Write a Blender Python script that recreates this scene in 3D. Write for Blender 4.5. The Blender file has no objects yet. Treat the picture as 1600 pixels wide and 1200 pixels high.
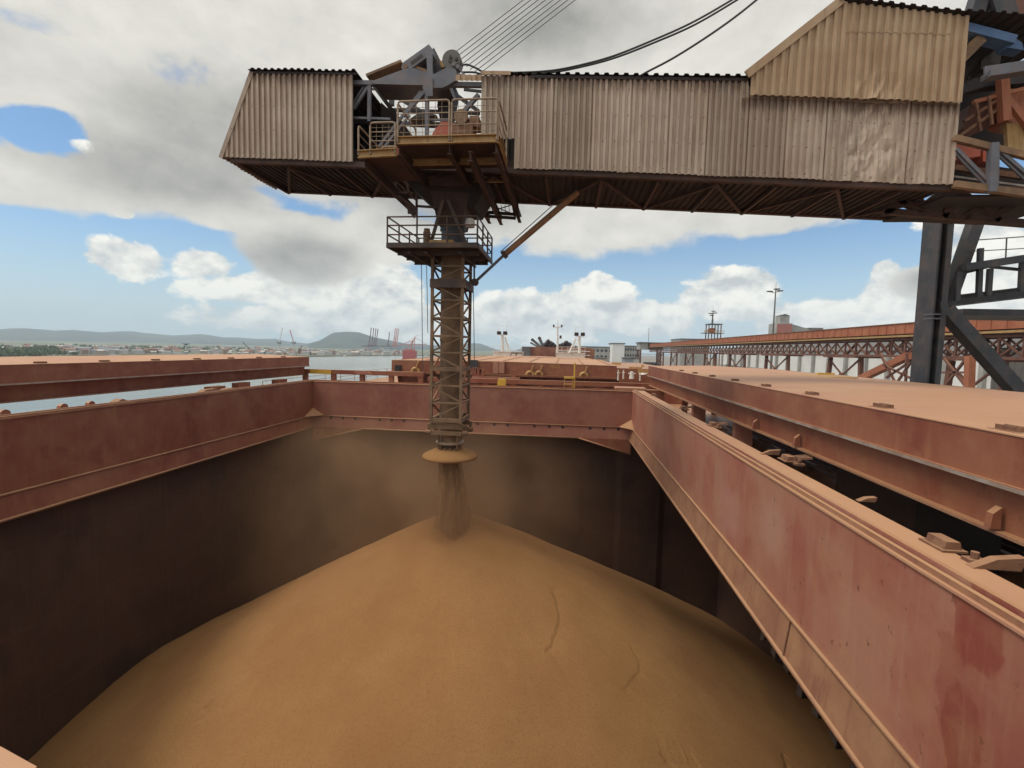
import bpy, math, random
from mathutils import Vector, Matrix
random.seed(7)
S = bpy.context.scene
COL = S.collection

# ------------------------------------------------------------------ camera
# eye level is z = 0, the ship's length runs along +Y, the water lies at z = WATER
WATER = -18.0
F = 750.0                       # focal length in pixels of a 1600 pixel wide picture
RM = Matrix(((0.99352073, 0.11130922, 0.02295247),
             (0.03085297, -0.06978316, -0.99708495),
             (-0.10938305, 0.99133272, -0.07276524)))
RT = RM.transposed()
cam_d = bpy.data.cameras.new("camera")
cam = bpy.data.objects.new("camera", cam_d)
COL.objects.link(cam)
r0, r1, r2 = RM[0], -RM[1], -RM[2]
cam.matrix_world = Matrix(((r0[0], r1[0], r2[0], 0), (r0[1], r1[1], r2[1], 0), (r0[2], r1[2], r2[2], 0), (0, 0, 0, 1)))
cam_d.sensor_width = 36
cam_d.lens = F / 1600 * 36
cam_d.clip_start = 0.05
cam_d.clip_end = 40000
S.camera = cam


def ray(x, y):
    return RT @ Vector(((x - 800) / F, (y - 600) / F, 1.0))


def at(x, y, Y=None, X=None, Z=None):
    """photo measurement -> point on a plane of the place"""
    d = ray(x, y)
    t = Y / d[1] if Y is not None else X / d[0] if X is not None else Z / d[2]
    return d * t


# ------------------------------------------------------------------ view, world, sun
S.view_settings.view_transform = 'Standard'
S.view_settings.look = 'None'
S.view_settings.exposure = 0.17
S.view_settings.gamma = 1.0
S.render.engine = 'CYCLES'
S.cycles.use_denoising = True
S.cycles.max_bounces = 8
S.cycles.transparent_max_bounces = 16
S.cycles.volume_bounces = 1
S.cycles.volume_step_rate = 2.0
S.cycles.volume_max_steps = 96
S.cycles.sample_clamp_indirect = 6

SUN_EL, SUN_AZ = math.radians(56), math.radians(-106)     # azimuth from +Y towards +X: behind the camera on the left
SKY = 0.1
sd = bpy.data.lights.new("sun", 'SUN')
sd.energy = 1.5
sd.angle = math.radians(18)
sd.color = (1.0, 0.95, 0.87)
sun = bpy.data.objects.new("sun", sd)
COL.objects.link(sun)
sdir = Vector((math.cos(SUN_EL) * math.sin(SUN_AZ), math.cos(SUN_EL) * math.cos(SUN_AZ), math.sin(SUN_EL)))
sun.rotation_euler = sdir.to_track_quat('Z', 'Y').to_euler()
sun.location = sdir * 200

wd = bpy.data.worlds.new("World")
S.world = wd
wd.use_nodes = True
NT = wd.node_tree
NT.nodes.clear()


class NB:
    """tiny helper to write node maths"""
    def __init__(s, nt): s.nt = nt
    def new(s, t, **k):
        n = s.nt.nodes.new(t)
        for a, b in k.items(): setattr(n, a, b)
        return n
    def put(s, sock, v):
        if hasattr(v, 'is_output'): s.nt.links.new(v, sock)
        else: sock.default_value = v
    def m(s, op, a, b=0.0, c=0.0, clamp=False):
        n = s.new('ShaderNodeMath', operation=op)
        n.use_clamp = clamp
        for i, v in enumerate((a, b, c)): s.put(n.inputs[i], v)
        return n.outputs[0]
    def mix(s, f, a, b, mode='MIX'):
        n = s.new('ShaderNodeMix', data_type='RGBA', blend_type=mode)
        s.put(n.inputs[0], f)
        for i, v in ((6, a), (7, b)):
            if not hasattr(v, 'is_output') and len(v) == 3: v = (*v, 1)
            s.put(n.inputs[i], v)
        return n.outputs[2]
    def step(s, v, lo, hi):
        n = s.new('ShaderNodeMapRange', interpolation_type='SMOOTHSTEP')
        s.put(n.inputs[0], v)
        n.inputs[1].default_value, n.inputs[2].default_value = lo, hi
        return n.outputs[0]
    def noise(s, vec, scale, detail=6, rough=0.55, dist=0.0):
        n = s.new('ShaderNodeTexNoise')
        if vec is not None: s.put(n.inputs['Vector'], vec)
        n.inputs['Scale'].default_value = scale
        n.inputs['Detail'].default_value = detail
        n.inputs['Roughness'].default_value = rough
        n.inputs['Distortion'].default_value = dist
        return n.outputs[0]
    def vmul(s, v, k):
        n = s.new('ShaderNodeVectorMath', operation='MULTIPLY')
        s.put(n.inputs[0], v); n.inputs[1].default_value = k
        return n.outputs[0]
    def vadd(s, v, k):
        n = s.new('ShaderNodeVectorMath', operation='ADD')
        s.put(n.inputs[0], v)
        s.put(n.inputs[1], k)
        return n.outputs[0]


def build_world():
    b = NB(NT)
    out = b.new('ShaderNodeOutputWorld')
    bg = b.new('ShaderNodeBackground')
    bg.inputs[1].default_value = SKY
    NT.links.new(bg.outputs[0], out.inputs[0])
    sky = b.new('ShaderNodeTexSky', sky_type='NISHITA')
    sky.sun_disc = False
    sky.sun_elevation = SUN_EL
    sky.sun_rotation = SUN_AZ
    sky.air_density, sky.dust_density, sky.ozone_density = 1.0, 0.6, 1.5
    tc = b.new('ShaderNodeTexCoord').outputs['Generated']
    sep = b.new('ShaderNodeSeparateXYZ')
    NT.links.new(tc, sep.inputs[0])
    X, Y, Z = sep.outputs
    az = b.m('ARCTAN2', X, Y)
    el = b.m('ARCSINE', Z)
    # wobble that makes every cloud outline ragged
    fine = b.noise(b.vmul(tc, (1, 1, 1.5)), 9.0, 9, 0.58, 0.15)
    fine_up = b.noise(b.vmul(b.vadd(tc, (-0.012, 0.0, 0.022)), (1, 1, 1.5)), 9.0, 9, 0.58, 0.15)
    big = b.noise(b.vmul(tc, (1, 1, 2.2)), 2.6, 5, 0.5, 0.3)
    wob = b.m('SUBTRACT', fine, 0.5)
    big0 = b.m('SUBTRACT', big, 0.5)

    def ae(px, py):
        d = ray(px, py).normalized()
        return math.atan2(d.x, d.y), math.asin(d.z)

    def blob(px, py, rx, ry):
        a0, e0 = ae(px, py)
        ra = abs(ae(px + rx, py)[0] - a0)
        re = abs(ae(px, py - ry)[1] - e0)
        u = b.m('DIVIDE', b.m('SUBTRACT', az, a0), ra)
        v = b.m('DIVIDE', b.m('SUBTRACT', el, e0), re)
        d2 = b.m('ADD', b.m('MULTIPLY', u, u), b.m('MULTIPLY', v, v))
        return b.m('SUBTRACT', 1.0, b.m('SQRT', d2))

    def union(lst):
        r = blob(*lst[0])
        for q in lst[1:]:
            r = b.m('SMOOTH_MAX', r, blob(*q), 0.18)
        return r

    # grey deck overhead and its ragged lower edge
    deck = union([(430, -160, 900, 430), (560, 230, 300, 130), (250, 235, 190, 100), (60, 120, 260, 90), (40, 280, 260, 48),
                  (250, 295, 230, 40), (430, 345, 150, 28), (480, 395, 105, 55), (900, 330, 300, 75), (1180, 335, 200, 38), (1300, -100, 700, 420),
                  (620, 370, 120, 45), (1440, 440, 60, 28)])
    plate = b.m('DIVIDE', b.m('SUBTRACT', el, ae(300, 150)[1]), 0.16)
    deck = b.m('SMOOTH_MAX', deck, plate, 0.2)
    deck_f = b.m('ADD', deck, b.m('ADD', b.m('MULTIPLY', wob, 1.05), b.m('MULTIPLY', big0, 0.35)))
    deck_f = b.m('SUBTRACT', deck_f, b.m('MULTIPLY', b.m('MAXIMUM', b.m('ADD', blob(90, 206, 80, 44), b.m('MULTIPLY', wob, 3.4)), 0.0), 0.85))
    deck_m = b.step(deck_f, -0.10, 0.21)
    # white cumulus near the horizon
    cum = union([(205, 405, 70, 36), (320, 412, 65, 32), (420, 450, 120, 30), (560, 455, 120, 50), (640, 500, 170, 34),
                 (860, 500, 150, 42), (930, 462, 60, 30), (990, 500, 130, 30), (1130, 470, 100, 44), (1170, 448, 60, 26), (1290, 500, 150, 40),
                 (1400, 470, 80, 50), (1385, 428, 26, 22), (1540, 400, 100, 120), (500, 500, 150, 26), (1530, 330, 120, 40), (180, 240, 60, 14), (90, 305, 110, 16), (195, 332, 22, 12)])
    cum_f = b.m('ADD', cum, b.m('MULTIPLY', wob, 2.3))
    cum_m = b.step(cum_f, -0.05, 0.20)
    # a broken cloud field for all the sky the photograph does not show
    far = b.m('SUBTRACT', 1.0, b.step(Y, -0.15, 0.35))
    rest = b.m('MULTIPLY', b.step(b.m('ADD', big, b.m('MULTIPLY', wob, 0.5)), 0.38, 0.55), far)
    top = b.step(el, 0.62, 0.85)
    # relief of the cloud tops: denser towards the sun = darker
    rel = b.m('MULTIPLY', b.m('SUBTRACT', fine, fine_up), 4.5)
    dark = union([(280, 270, 210, 70), (470, 400, 110, 55), (560, 230, 240, 80), (690, 320, 180, 50), (380, 220, 200, 100), (1450, 440, 60, 30), (840, 20, 200, 120)])
    dk = b.step(b.m('ADD', dark, b.m('MULTIPLY', big0, 1.2)), -0.25, 0.75)
    k = 1.0 / SKY
    shade = b.m('ADD', b.m('MULTIPLY', dk, -0.52), b.m('ADD', 0.84, b.m('ADD', b.m('MULTIPLY', big0, 0.55), b.m('ADD', b.m('MULTIPLY', rel, 0.12), b.m('MULTIPLY', wob, 0.16)))), clamp=True)
    deck_c = b.mix(shade, (0.185 * k, 0.183 * k, 0.178 * k), (0.76 * k, 0.735 * k, 0.67 * k))
    whit = b.m('ADD', 0.62, b.m('ADD', rel, b.m('MULTIPLY', cum_f, 0.18)), clamp=True)
    cum_c = b.mix(whit, (0.50 * k, 0.53 * k, 0.54 * k), (0.94 * k, 0.92 * k, 0.84 * k))
    base = b.mix(1.0, sky.outputs[0], (0.80, 1.04, 1.18), 'MULTIPLY')
    # pale damp air low over the horizon
    low = b.m('SUBTRACT', 1.0, b.step(el, -0.02, 0.24))
    base = b.mix(b.m('MULTIPLY', low, 0.88), base, (0.50 * k, 0.61 * k, 0.67 * k))
    col = b.mix(cum_m, base, cum_c)
    col = b.mix(deck_m, col, deck_c)
    # unseen cloud round the sun, brightened to light the faces towards the camera
    sdot = b.m('ADD', b.m('ADD', b.m('MULTIPLY', X, sdir.x), b.m('MULTIPLY', Y, sdir.y)), b.m('MULTIPLY', Z, sdir.z))
    glow = b.step(sdot, 0.15, 1.0)
    bright = b.mix(glow, (0.60 * k, 0.59 * k, 0.56 * k), (1.5 * k, 1.44 * k, 1.34 * k))
    col = b.mix(b.m('MAXIMUM', rest, b.m('MULTIPLY', top, 0.9)), col, bright)
    NT.links.new(col, bg.inputs[0])


build_world()


# ------------------------------------------------------------------ materials
def lin(r, g, b_):
    f = lambda c: (c / 255 / 12.92) if c <= 10 else ((c / 255 + 0.055) / 1.055) ** 2.4
    return (f(r), f(g), f(b_))


DUST = (0.40, 0.215, 0.105)


def mat(name, c1, c2=None, scale=1.0, contrast=(0.35, 0.65), dust=0.0, streak=None, streak_amt=0.4, patch=None, patch_amt=0.6, patch_edge=(0.56, 0.59), patch_scale=0.3,
        rough=0.6, metal=0.0, bump=0.0, bump_scale=40.0, spots=None, spot_amt=0.6, wear=0.0, stretch=(1, 1, 1), blots=(), edge_rust=None, vary=0.0, screws=False, seams=0.0):
    m = bpy.data.materials.new(name)
    m.use_nodes = True
    nt = m.node_tree
    b = NB(nt)
    bs = nt.nodes['Principled BSDF']
    geo = b.new('ShaderNodeNewGeometry')
    pos = geo.outputs['Position']
    col = (*c1, 1)
    n1 = b.noise(b.vmul(pos, stretch), scale, 7, 0.6)
    if c2: col = b.mix(b.step(n1, *contrast), c1, c2)
    else: col = b.mix(b.m('MULTIPLY', b.step(n1, 0.3, 0.7), 0.35), c1, tuple(x * 0.62 for x in c1))
    if patch:
        pv = b.noise(b.vadd(pos, (31, 7, 3)), patch_scale, 4, 0.45, 0.4)
        col = b.mix(b.m('MULTIPLY', b.step(pv, *patch_edge), patch_amt), col, patch)
    for by, bz, ry, rz, bc, ba in blots:
        sb_ = b.new('ShaderNodeSeparateXYZ')
        nt.links.new(pos, sb_.inputs[0])
        u = b.m('DIVIDE', b.m('SUBTRACT', sb_.outputs[1], by), ry)
        v = b.m('DIVIDE', b.m('SUBTRACT', sb_.outputs[2], bz), rz)
        dd = b.m('SQRT', b.m('ADD', b.m('MULTIPLY', u, u), b.m('MULTIPLY', v, v)))
        dd = b.m('ADD', dd, b.m('MULTIPLY', b.m('SUBTRACT', b.noise(b.vmul(pos, (1, 1, 0.7)), 2.6, 7, 0.62, 0.3), 0.5), 1.5))
        soft = 0.5 if bc[1] > 0.15 else 0.07
        col = b.mix(b.m('MULTIPLY', b.m('SUBTRACT', 1.0, b.step(dd, 0.9 - soft, 0.9 + soft)), ba), col, bc)
    if edge_rust:
        se = b.new('ShaderNodeSeparateXYZ')
        nt.links.new(pos, se.inputs[0])
        drip = b.noise(b.vmul(pos, (9.0, 9.0, 0.5)), 1.5, 4, 0.65)
        for z0, slope, x0, x1, ln in edge_rust:
            h = b.m('ADD', b.m('SUBTRACT', se.outputs[2], z0), b.m('MULTIPLY', se.outputs[0], -slope))
            band = b.m('MULTIPLY', b.step(h, -ln, 0.0), b.m('LESS_THAN', h, 0.02))
            inx = b.m('MULTIPLY', b.m('GREATER_THAN', se.outputs[0], x0), b.m('LESS_THAN', se.outputs[0], x1))
            f = b.step(b.m('ADD', b.m('MULTIPLY', band, 0.30), b.m('MULTIPLY', drip, 0.95)), 0.58, 0.72)
            col = b.mix(b.m('MULTIPLY', b.m('MULTIPLY', f, inx), b.m('MULTIPLY', band, 0.85)), col, (0.11, 0.06, 0.035))
    if seams:
        sm = b.new('ShaderNodeSeparateXYZ')
        nt.links.new(pos, sm.inputs[0])
        wv = b.m('MULTIPLY', b.m('SUBTRACT', b.noise(pos, 1.2, 3), 0.5), 0.05)
        ly = b.m('ABSOLUTE', b.m('SUBTRACT', b.m('FRACT', b.m('DIVIDE', b.m('ADD', b.m('ADD', sm.outputs[1], sm.outputs[0]), wv), 2.6)), 0.5))
        lz = b.m('ABSOLUTE', b.m('SUBTRACT', b.m('FRACT', b.m('DIVIDE', b.m('ADD', sm.outputs[2], wv), 2.2)), 0.5))
        ln_ = b.m('MAXIMUM', b.m('LESS_THAN', ly, 0.012), b.m('LESS_THAN', lz, 0.012))
        col = b.mix(b.m('MULTIPLY', ln_, seams), col, (0.15, 0.085, 0.055))
    if screws:
        ss = b.new('ShaderNodeSeparateXYZ')
        nt.links.new(pos, ss.inputs[0])
        fx = b.m('ABSOLUTE', b.m('SUBTRACT', b.m('FRACT', b.m('DIVIDE', ss.outputs[0], 0.33)), 0.5))
        fz = b.m('ABSOLUTE', b.m('SUBTRACT', b.m('FRACT', b.m('DIVIDE', b.m('ADD', ss.outputs[2], b.m('MULTIPLY', ss.outputs[0], 0.0545)), 0.68)), 0.5))
        dot = b.m('MULTIPLY', b.m('LESS_THAN', fx, 0.05), b.m('LESS_THAN', fz, 0.024))
        col = b.mix(b.m('MULTIPLY', dot, 0.75), col, (0.08, 0.045, 0.03))
    if vary:
        oi = b.new('ShaderNodeObjectInfo')
        k_ = b.m('ADD', 1.0 - vary * 0.6, b.m('MULTIPLY', oi.outputs['Random'], vary))
        cv = b.new('ShaderNodeCombineColor')
        for i_ in range(3): nt.links.new(k_, cv.inputs[i_])
        col = b.mix(1.0, col, cv.outputs[0], 'MULTIPLY')
    if streak:
        sv = b.noise(b.vmul(pos, (5.0, 5.0, 0.35)), 1.6, 5, 0.6)
        col = b.mix(b.m('MULTIPLY', b.step(sv, 0.5, 0.72), streak_amt), col, streak)
    if spots:
        sp = b.noise(b.vmul(pos, (1, 1, 0.6)), 9.0, 3, 0.7)
        col = b.mix(b.m('MULTIPLY', b.step(sp, 0.66, 0.71), spot_amt), col, spots)
    if dust:
        sz = b.new('ShaderNodeSeparateXYZ')
        nt.links.new(geo.outputs['Normal'], sz.inputs[0])
        up = b.step(sz.outputs[2], 0.2, 0.8)
        dn = b.noise(pos, 2.2, 6, 0.6)
        cover = b.m('MULTIPLY', up, b.step(dn, 0.10, 0.5))
        thin = b.m('MULTIPLY', b.step(dn, 0.42, 0.75), 0.35)
        col = b.mix(b.m('MULTIPLY', b.m('MAXIMUM', cover, thin), dust), col, DUST)
    if not hasattr(col, 'is_output'): bs.inputs['Base Color'].default_value = col
    else: nt.links.new(col, bs.inputs['Base Color'])
    rv = b.noise(pos, scale * 3 + 1, 4)
    nt.links.new(b.m('ADD', rough - 0.12, b.m('MULTIPLY', rv, 0.24), clamp=True), bs.inputs['Roughness'])
    bs.inputs['Metallic'].default_value = metal
    if bump:
        bn = b.noise(pos, bump_scale, 5, 0.6)
        bp = b.new('ShaderNodeBump')
        bp.inputs['Strength'].default_value = bump
        bp.inputs['Distance'].default_value = 0.02
        nt.links.new(bn, bp.inputs['Height'])
        nt.links.new(bp.outputs[0], bs.inputs['Normal'])
    return m


M = {}
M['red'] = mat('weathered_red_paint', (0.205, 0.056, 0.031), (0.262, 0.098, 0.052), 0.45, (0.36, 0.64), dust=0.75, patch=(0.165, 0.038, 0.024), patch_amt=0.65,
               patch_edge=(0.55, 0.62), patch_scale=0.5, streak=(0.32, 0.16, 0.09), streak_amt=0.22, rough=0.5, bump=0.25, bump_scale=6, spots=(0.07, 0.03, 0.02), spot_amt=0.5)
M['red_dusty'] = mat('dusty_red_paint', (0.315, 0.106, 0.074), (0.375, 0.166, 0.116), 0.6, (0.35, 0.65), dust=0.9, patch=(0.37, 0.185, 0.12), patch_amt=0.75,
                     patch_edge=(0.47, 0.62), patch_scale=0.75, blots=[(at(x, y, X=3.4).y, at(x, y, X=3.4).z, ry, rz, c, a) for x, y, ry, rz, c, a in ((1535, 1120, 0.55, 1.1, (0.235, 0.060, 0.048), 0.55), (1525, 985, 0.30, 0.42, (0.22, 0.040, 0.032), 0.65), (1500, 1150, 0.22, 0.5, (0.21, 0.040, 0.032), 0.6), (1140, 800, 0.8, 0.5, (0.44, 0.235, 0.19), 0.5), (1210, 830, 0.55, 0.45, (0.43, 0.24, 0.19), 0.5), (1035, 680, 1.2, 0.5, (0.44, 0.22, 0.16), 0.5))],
                     streak=(0.42, 0.25, 0.18), streak_amt=0.28, rough=0.45, bump=0.3, bump_scale=5, spots=(0.09, 0.04, 0.025), spot_amt=0.6)
M['red_mid'] = mat('salmon_red_paint', (0.265, 0.085, 0.058), (0.32, 0.134, 0.090), 0.5, (0.36, 0.64), dust=0.8, patch=(0.205, 0.050, 0.036), patch_amt=0.6, patch_edge=(0.53, 0.64), patch_scale=0.45,
                   streak=(0.34, 0.17, 0.11), streak_amt=0.25, rough=0.5, bump=0.25, bump_scale=6, spots=(0.08, 0.035, 0.025), spot_amt=0.5)
M['ledge'] = mat('dusty_ledge_paint', (0.26, 0.115, 0.066), (0.33, 0.17, 0.09), 1.3, dust=1.0, streak=(0.16, 0.06, 0.04), streak_amt=0.5, rough=0.7, bump=0.3, bump_scale=12)
M['top'] = mat('dust_covered_top_plate', (0.44, 0.23, 0.135), (0.49, 0.275, 0.155), 0.35, dust=0.5, patch=(0.40, 0.18, 0.125), patch_amt=0.8, patch_edge=(0.45, 0.65), rough=0.65, bump=0.15, bump_scale=8)
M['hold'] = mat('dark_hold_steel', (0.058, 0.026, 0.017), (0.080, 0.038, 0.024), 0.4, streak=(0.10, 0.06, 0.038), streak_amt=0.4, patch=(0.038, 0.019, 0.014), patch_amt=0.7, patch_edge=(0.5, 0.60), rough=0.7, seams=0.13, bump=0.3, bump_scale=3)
M['seal'] = mat('worn_steel_edge', (0.30, 0.22, 0.17), (0.42, 0.36, 0.31), 3.0, rough=0.4, metal=0.3)
M['rusty'] = mat('rusty_fitting', (0.13, 0.055, 0.032), (0.22, 0.11, 0.06), 5.0, dust=0.5, rough=0.8, bump=0.4, bump_scale=60)
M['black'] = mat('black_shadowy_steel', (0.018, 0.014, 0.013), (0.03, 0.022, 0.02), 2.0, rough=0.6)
M['clad'] = mat('weathered_corrugated_sheet', (0.34, 0.265, 0.20), (0.43, 0.345, 0.265), 1.1, (0.3, 0.7), streak=(0.22, 0.13, 0.08), streak_amt=0.6, patch=(0.33, 0.24, 0.17), patch_amt=0.5,
                patch_edge=(0.48, 0.62), patch_scale=0.6, rough=0.55, metal=0.1, vary=0.3, screws=True, edge_rust=((7.46, -0.051, -9.6, 4.4, 0.75), (7.02, -0.0645, 4.4, 9.8, 0.6)), spots=(0.15, 0.08, 0.05), spot_amt=0.35)
M['hood'] = mat('brown_corrugated_sheet', (0.34, 0.225, 0.13), (0.41, 0.29, 0.18), 1.2, (0.3, 0.7), streak=(0.20, 0.10, 0.05), streak_amt=0.6, rough=0.6, metal=0.1)
M['clad_shade'] = mat('shade_toned_sheet', (0.017, 0.011, 0.010), (0.028, 0.017, 0.013), 1.0, rough=0.8)  # sheet colour blackened to paint in the shade under and inside the boom
M['under'] = mat('shade_darkened_rusty_steel', (0.042, 0.021, 0.016), (0.07, 0.033, 0.022), 2.0, dust=0.15, rough=0.75)  # rusty steel, its colour lowered further to paint in shade beneath the boom
M['blue_grey'] = mat('blue_grey_steel', (0.085, 0.092, 0.115), (0.12, 0.125, 0.145), 2.0, dust=0.45, streak=(0.12, 0.07, 0.045), streak_amt=0.35, rough=0.5)
M['navy'] = mat('dark_navy_steel', (0.026, 0.030, 0.038), (0.05, 0.050, 0.056), 1.2, dust=0.35, streak=(0.075, 0.05, 0.04), streak_amt=0.5, rough=0.5)
M['blue'] = mat('blue_painted_beam', (0.06, 0.125, 0.26), (0.09, 0.165, 0.31), 2.0, dust=0.3, rough=0.5)
M['tower'] = mat('dusty_brown_steel', (0.13, 0.078, 0.045), (0.22, 0.135, 0.072), 1.5, dust=0.9, rough=0.75, bump=0.2)
M['tower_dark'] = mat('dark_brown_steel', (0.05, 0.036, 0.03), (0.085, 0.055, 0.04), 1.8, dust=0.5, rough=0.7)
M['ochre'] = mat('rusty_yellow_channel', (0.33, 0.19, 0.065), (0.40, 0.26, 0.11), 2.5, streak=(0.16, 0.075, 0.03), streak_amt=0.6, rough=0.65)
M['strut'] = mat('rusty_brown_strut_paint', (0.20, 0.095, 0.042), (0.27, 0.145, 0.065), 3.0, streak=(0.11, 0.05, 0.03), streak_amt=0.6, rough=0.65)
M['rail'] = mat('dusty_rail_tube', (0.22, 0.15, 0.095), (0.32, 0.24, 0.16), 5.0, rough=0.6)
M['orange'] = mat('orange_painted_steel', (0.45, 0.085, 0.035), (0.36, 0.075, 0.035), 2.5, dust=0.4, rough=0.5)
M['conveyor'] = mat('orange_rust_gallery_sheet', (0.29, 0.09, 0.042), (0.36, 0.13, 0.065), 0.6, dust=0.3, streak=(0.22, 0.06, 0.03), streak_amt=0.6, rough=0.7)
M['truss'] = mat('rust_red_truss_steel', (0.115, 0.046, 0.032), (0.165, 0.066, 0.042), 0.8, dust=0.25, rough=0.7)
M['grain'] = None
M['yellow'] = mat('yellow_paint', (0.62, 0.40, 0.045), (0.55, 0.33, 0.05), 3.0, dust=0.3, rough=0.5)
M['yellow_dirty'] = mat('dirty_yellow_paint', (0.50, 0.30, 0.09), (0.42, 0.22, 0.08), 3.0, dust=0.4, rough=0.6)
M['white'] = mat('dusty_white_paint', (0.72, 0.69, 0.63), (0.62, 0.56, 0.48), 1.0, streak=(0.5, 0.38, 0.28), streak_amt=0.35, rough=0.5)
M['wall_white'] = mat('white_warehouse_wall', (0.66, 0.655, 0.62), (0.74, 0.735, 0.70), 0.1, streak=(0.48, 0.46, 0.43), streak_amt=0.35, rough=0.8)
M['concrete'] = mat('grey_concrete', (0.36, 0.35, 0.32), (0.27, 0.265, 0.245), 0.3, streak=(0.2, 0.19, 0.17), streak_amt=0.4, rough=0.85)
M['shed'] = mat('grey_shed_sheet', (0.10, 0.094, 0.088), (0.14, 0.13, 0.12), 0.3, streak=(0.11, 0.085, 0.07), streak_amt=0.5, rough=0.7)
M['glass'] = mat('dark_window_glass', (0.05, 0.06, 0.07), None, 0.5, rough=0.2)
M['rope'] = mat('steel_wire_rope', (0.075, 0.075, 0.078), (0.11, 0.11, 0.105), 10, rough=0.6)
M['cable'] = mat('black_power_cable', (0.016, 0.016, 0.018), (0.025, 0.025, 0.026), 10, rough=0.5)
M['signal_red'] = mat('faded_red_panel', (0.36, 0.13, 0.10), (0.30, 0.12, 0.095), 0.2, rough=0.6)
M['hull_red'] = mat('bright_red_hull', (0.45, 0.06, 0.05), (0.38, 0.065, 0.055), 0.02, rough=0.5)
M['crane_red'] = mat('pale_red_crane_paint', (0.55, 0.14, 0.10), None, 0.05, rough=0.6)
M['crane_dark'] = mat('dark_red_brown_crane_paint', (0.14, 0.045, 0.04), None, 0.05, rough=0.6)
M['crane_blue'] = mat('grey_blue_crane_paint', (0.14, 0.22, 0.32), None, 0.05, rough=0.6)
M['foliage'] = mat('leaf_green', (0.055, 0.085, 0.02), (0.10, 0.125, 0.035), 0.25, (0.35, 0.65), rough=0.7)
M['bark'] = mat('grey_brown_bark', (0.09, 0.065, 0.045), None, 3, rough=0.9)
M['hill'] = mat('wooded_hillside', (0.014, 0.022, 0.020), (0.040, 0.054, 0.034), 0.0018, (0.44, 0.56), rough=0.9, bump=0.6, bump_scale=0.02)
M['land'] = mat('low_shore_ground', (0.17, 0.16, 0.11), (0.10, 0.12, 0.055), 0.01, (0.4, 0.6), rough=0.9)
M['asphalt'] = mat('quay_concrete', (0.17, 0.155, 0.135), (0.24, 0.215, 0.18), 0.15, rough=0.85)
for i, c in enumerate(((0.62, 0.60, 0.56), (0.42, 0.33, 0.26), (0.33, 0.22, 0.16), (0.50, 0.47, 0.42), (0.24, 0.25, 0.27))):
    M['town%d' % i] = mat(('pale_plaster', 'tan_plaster', 'clay_brick', 'cream_plaster', 'slate_sheet')[i], c, None, 0.05, rough=0.85)
M['roof_red'] = mat('clay_roof', (0.27, 0.15, 0.105), None, 0.1, rough=0.85)


# ------------------------------------------------------------------ mesh builder
WL = {}


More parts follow.
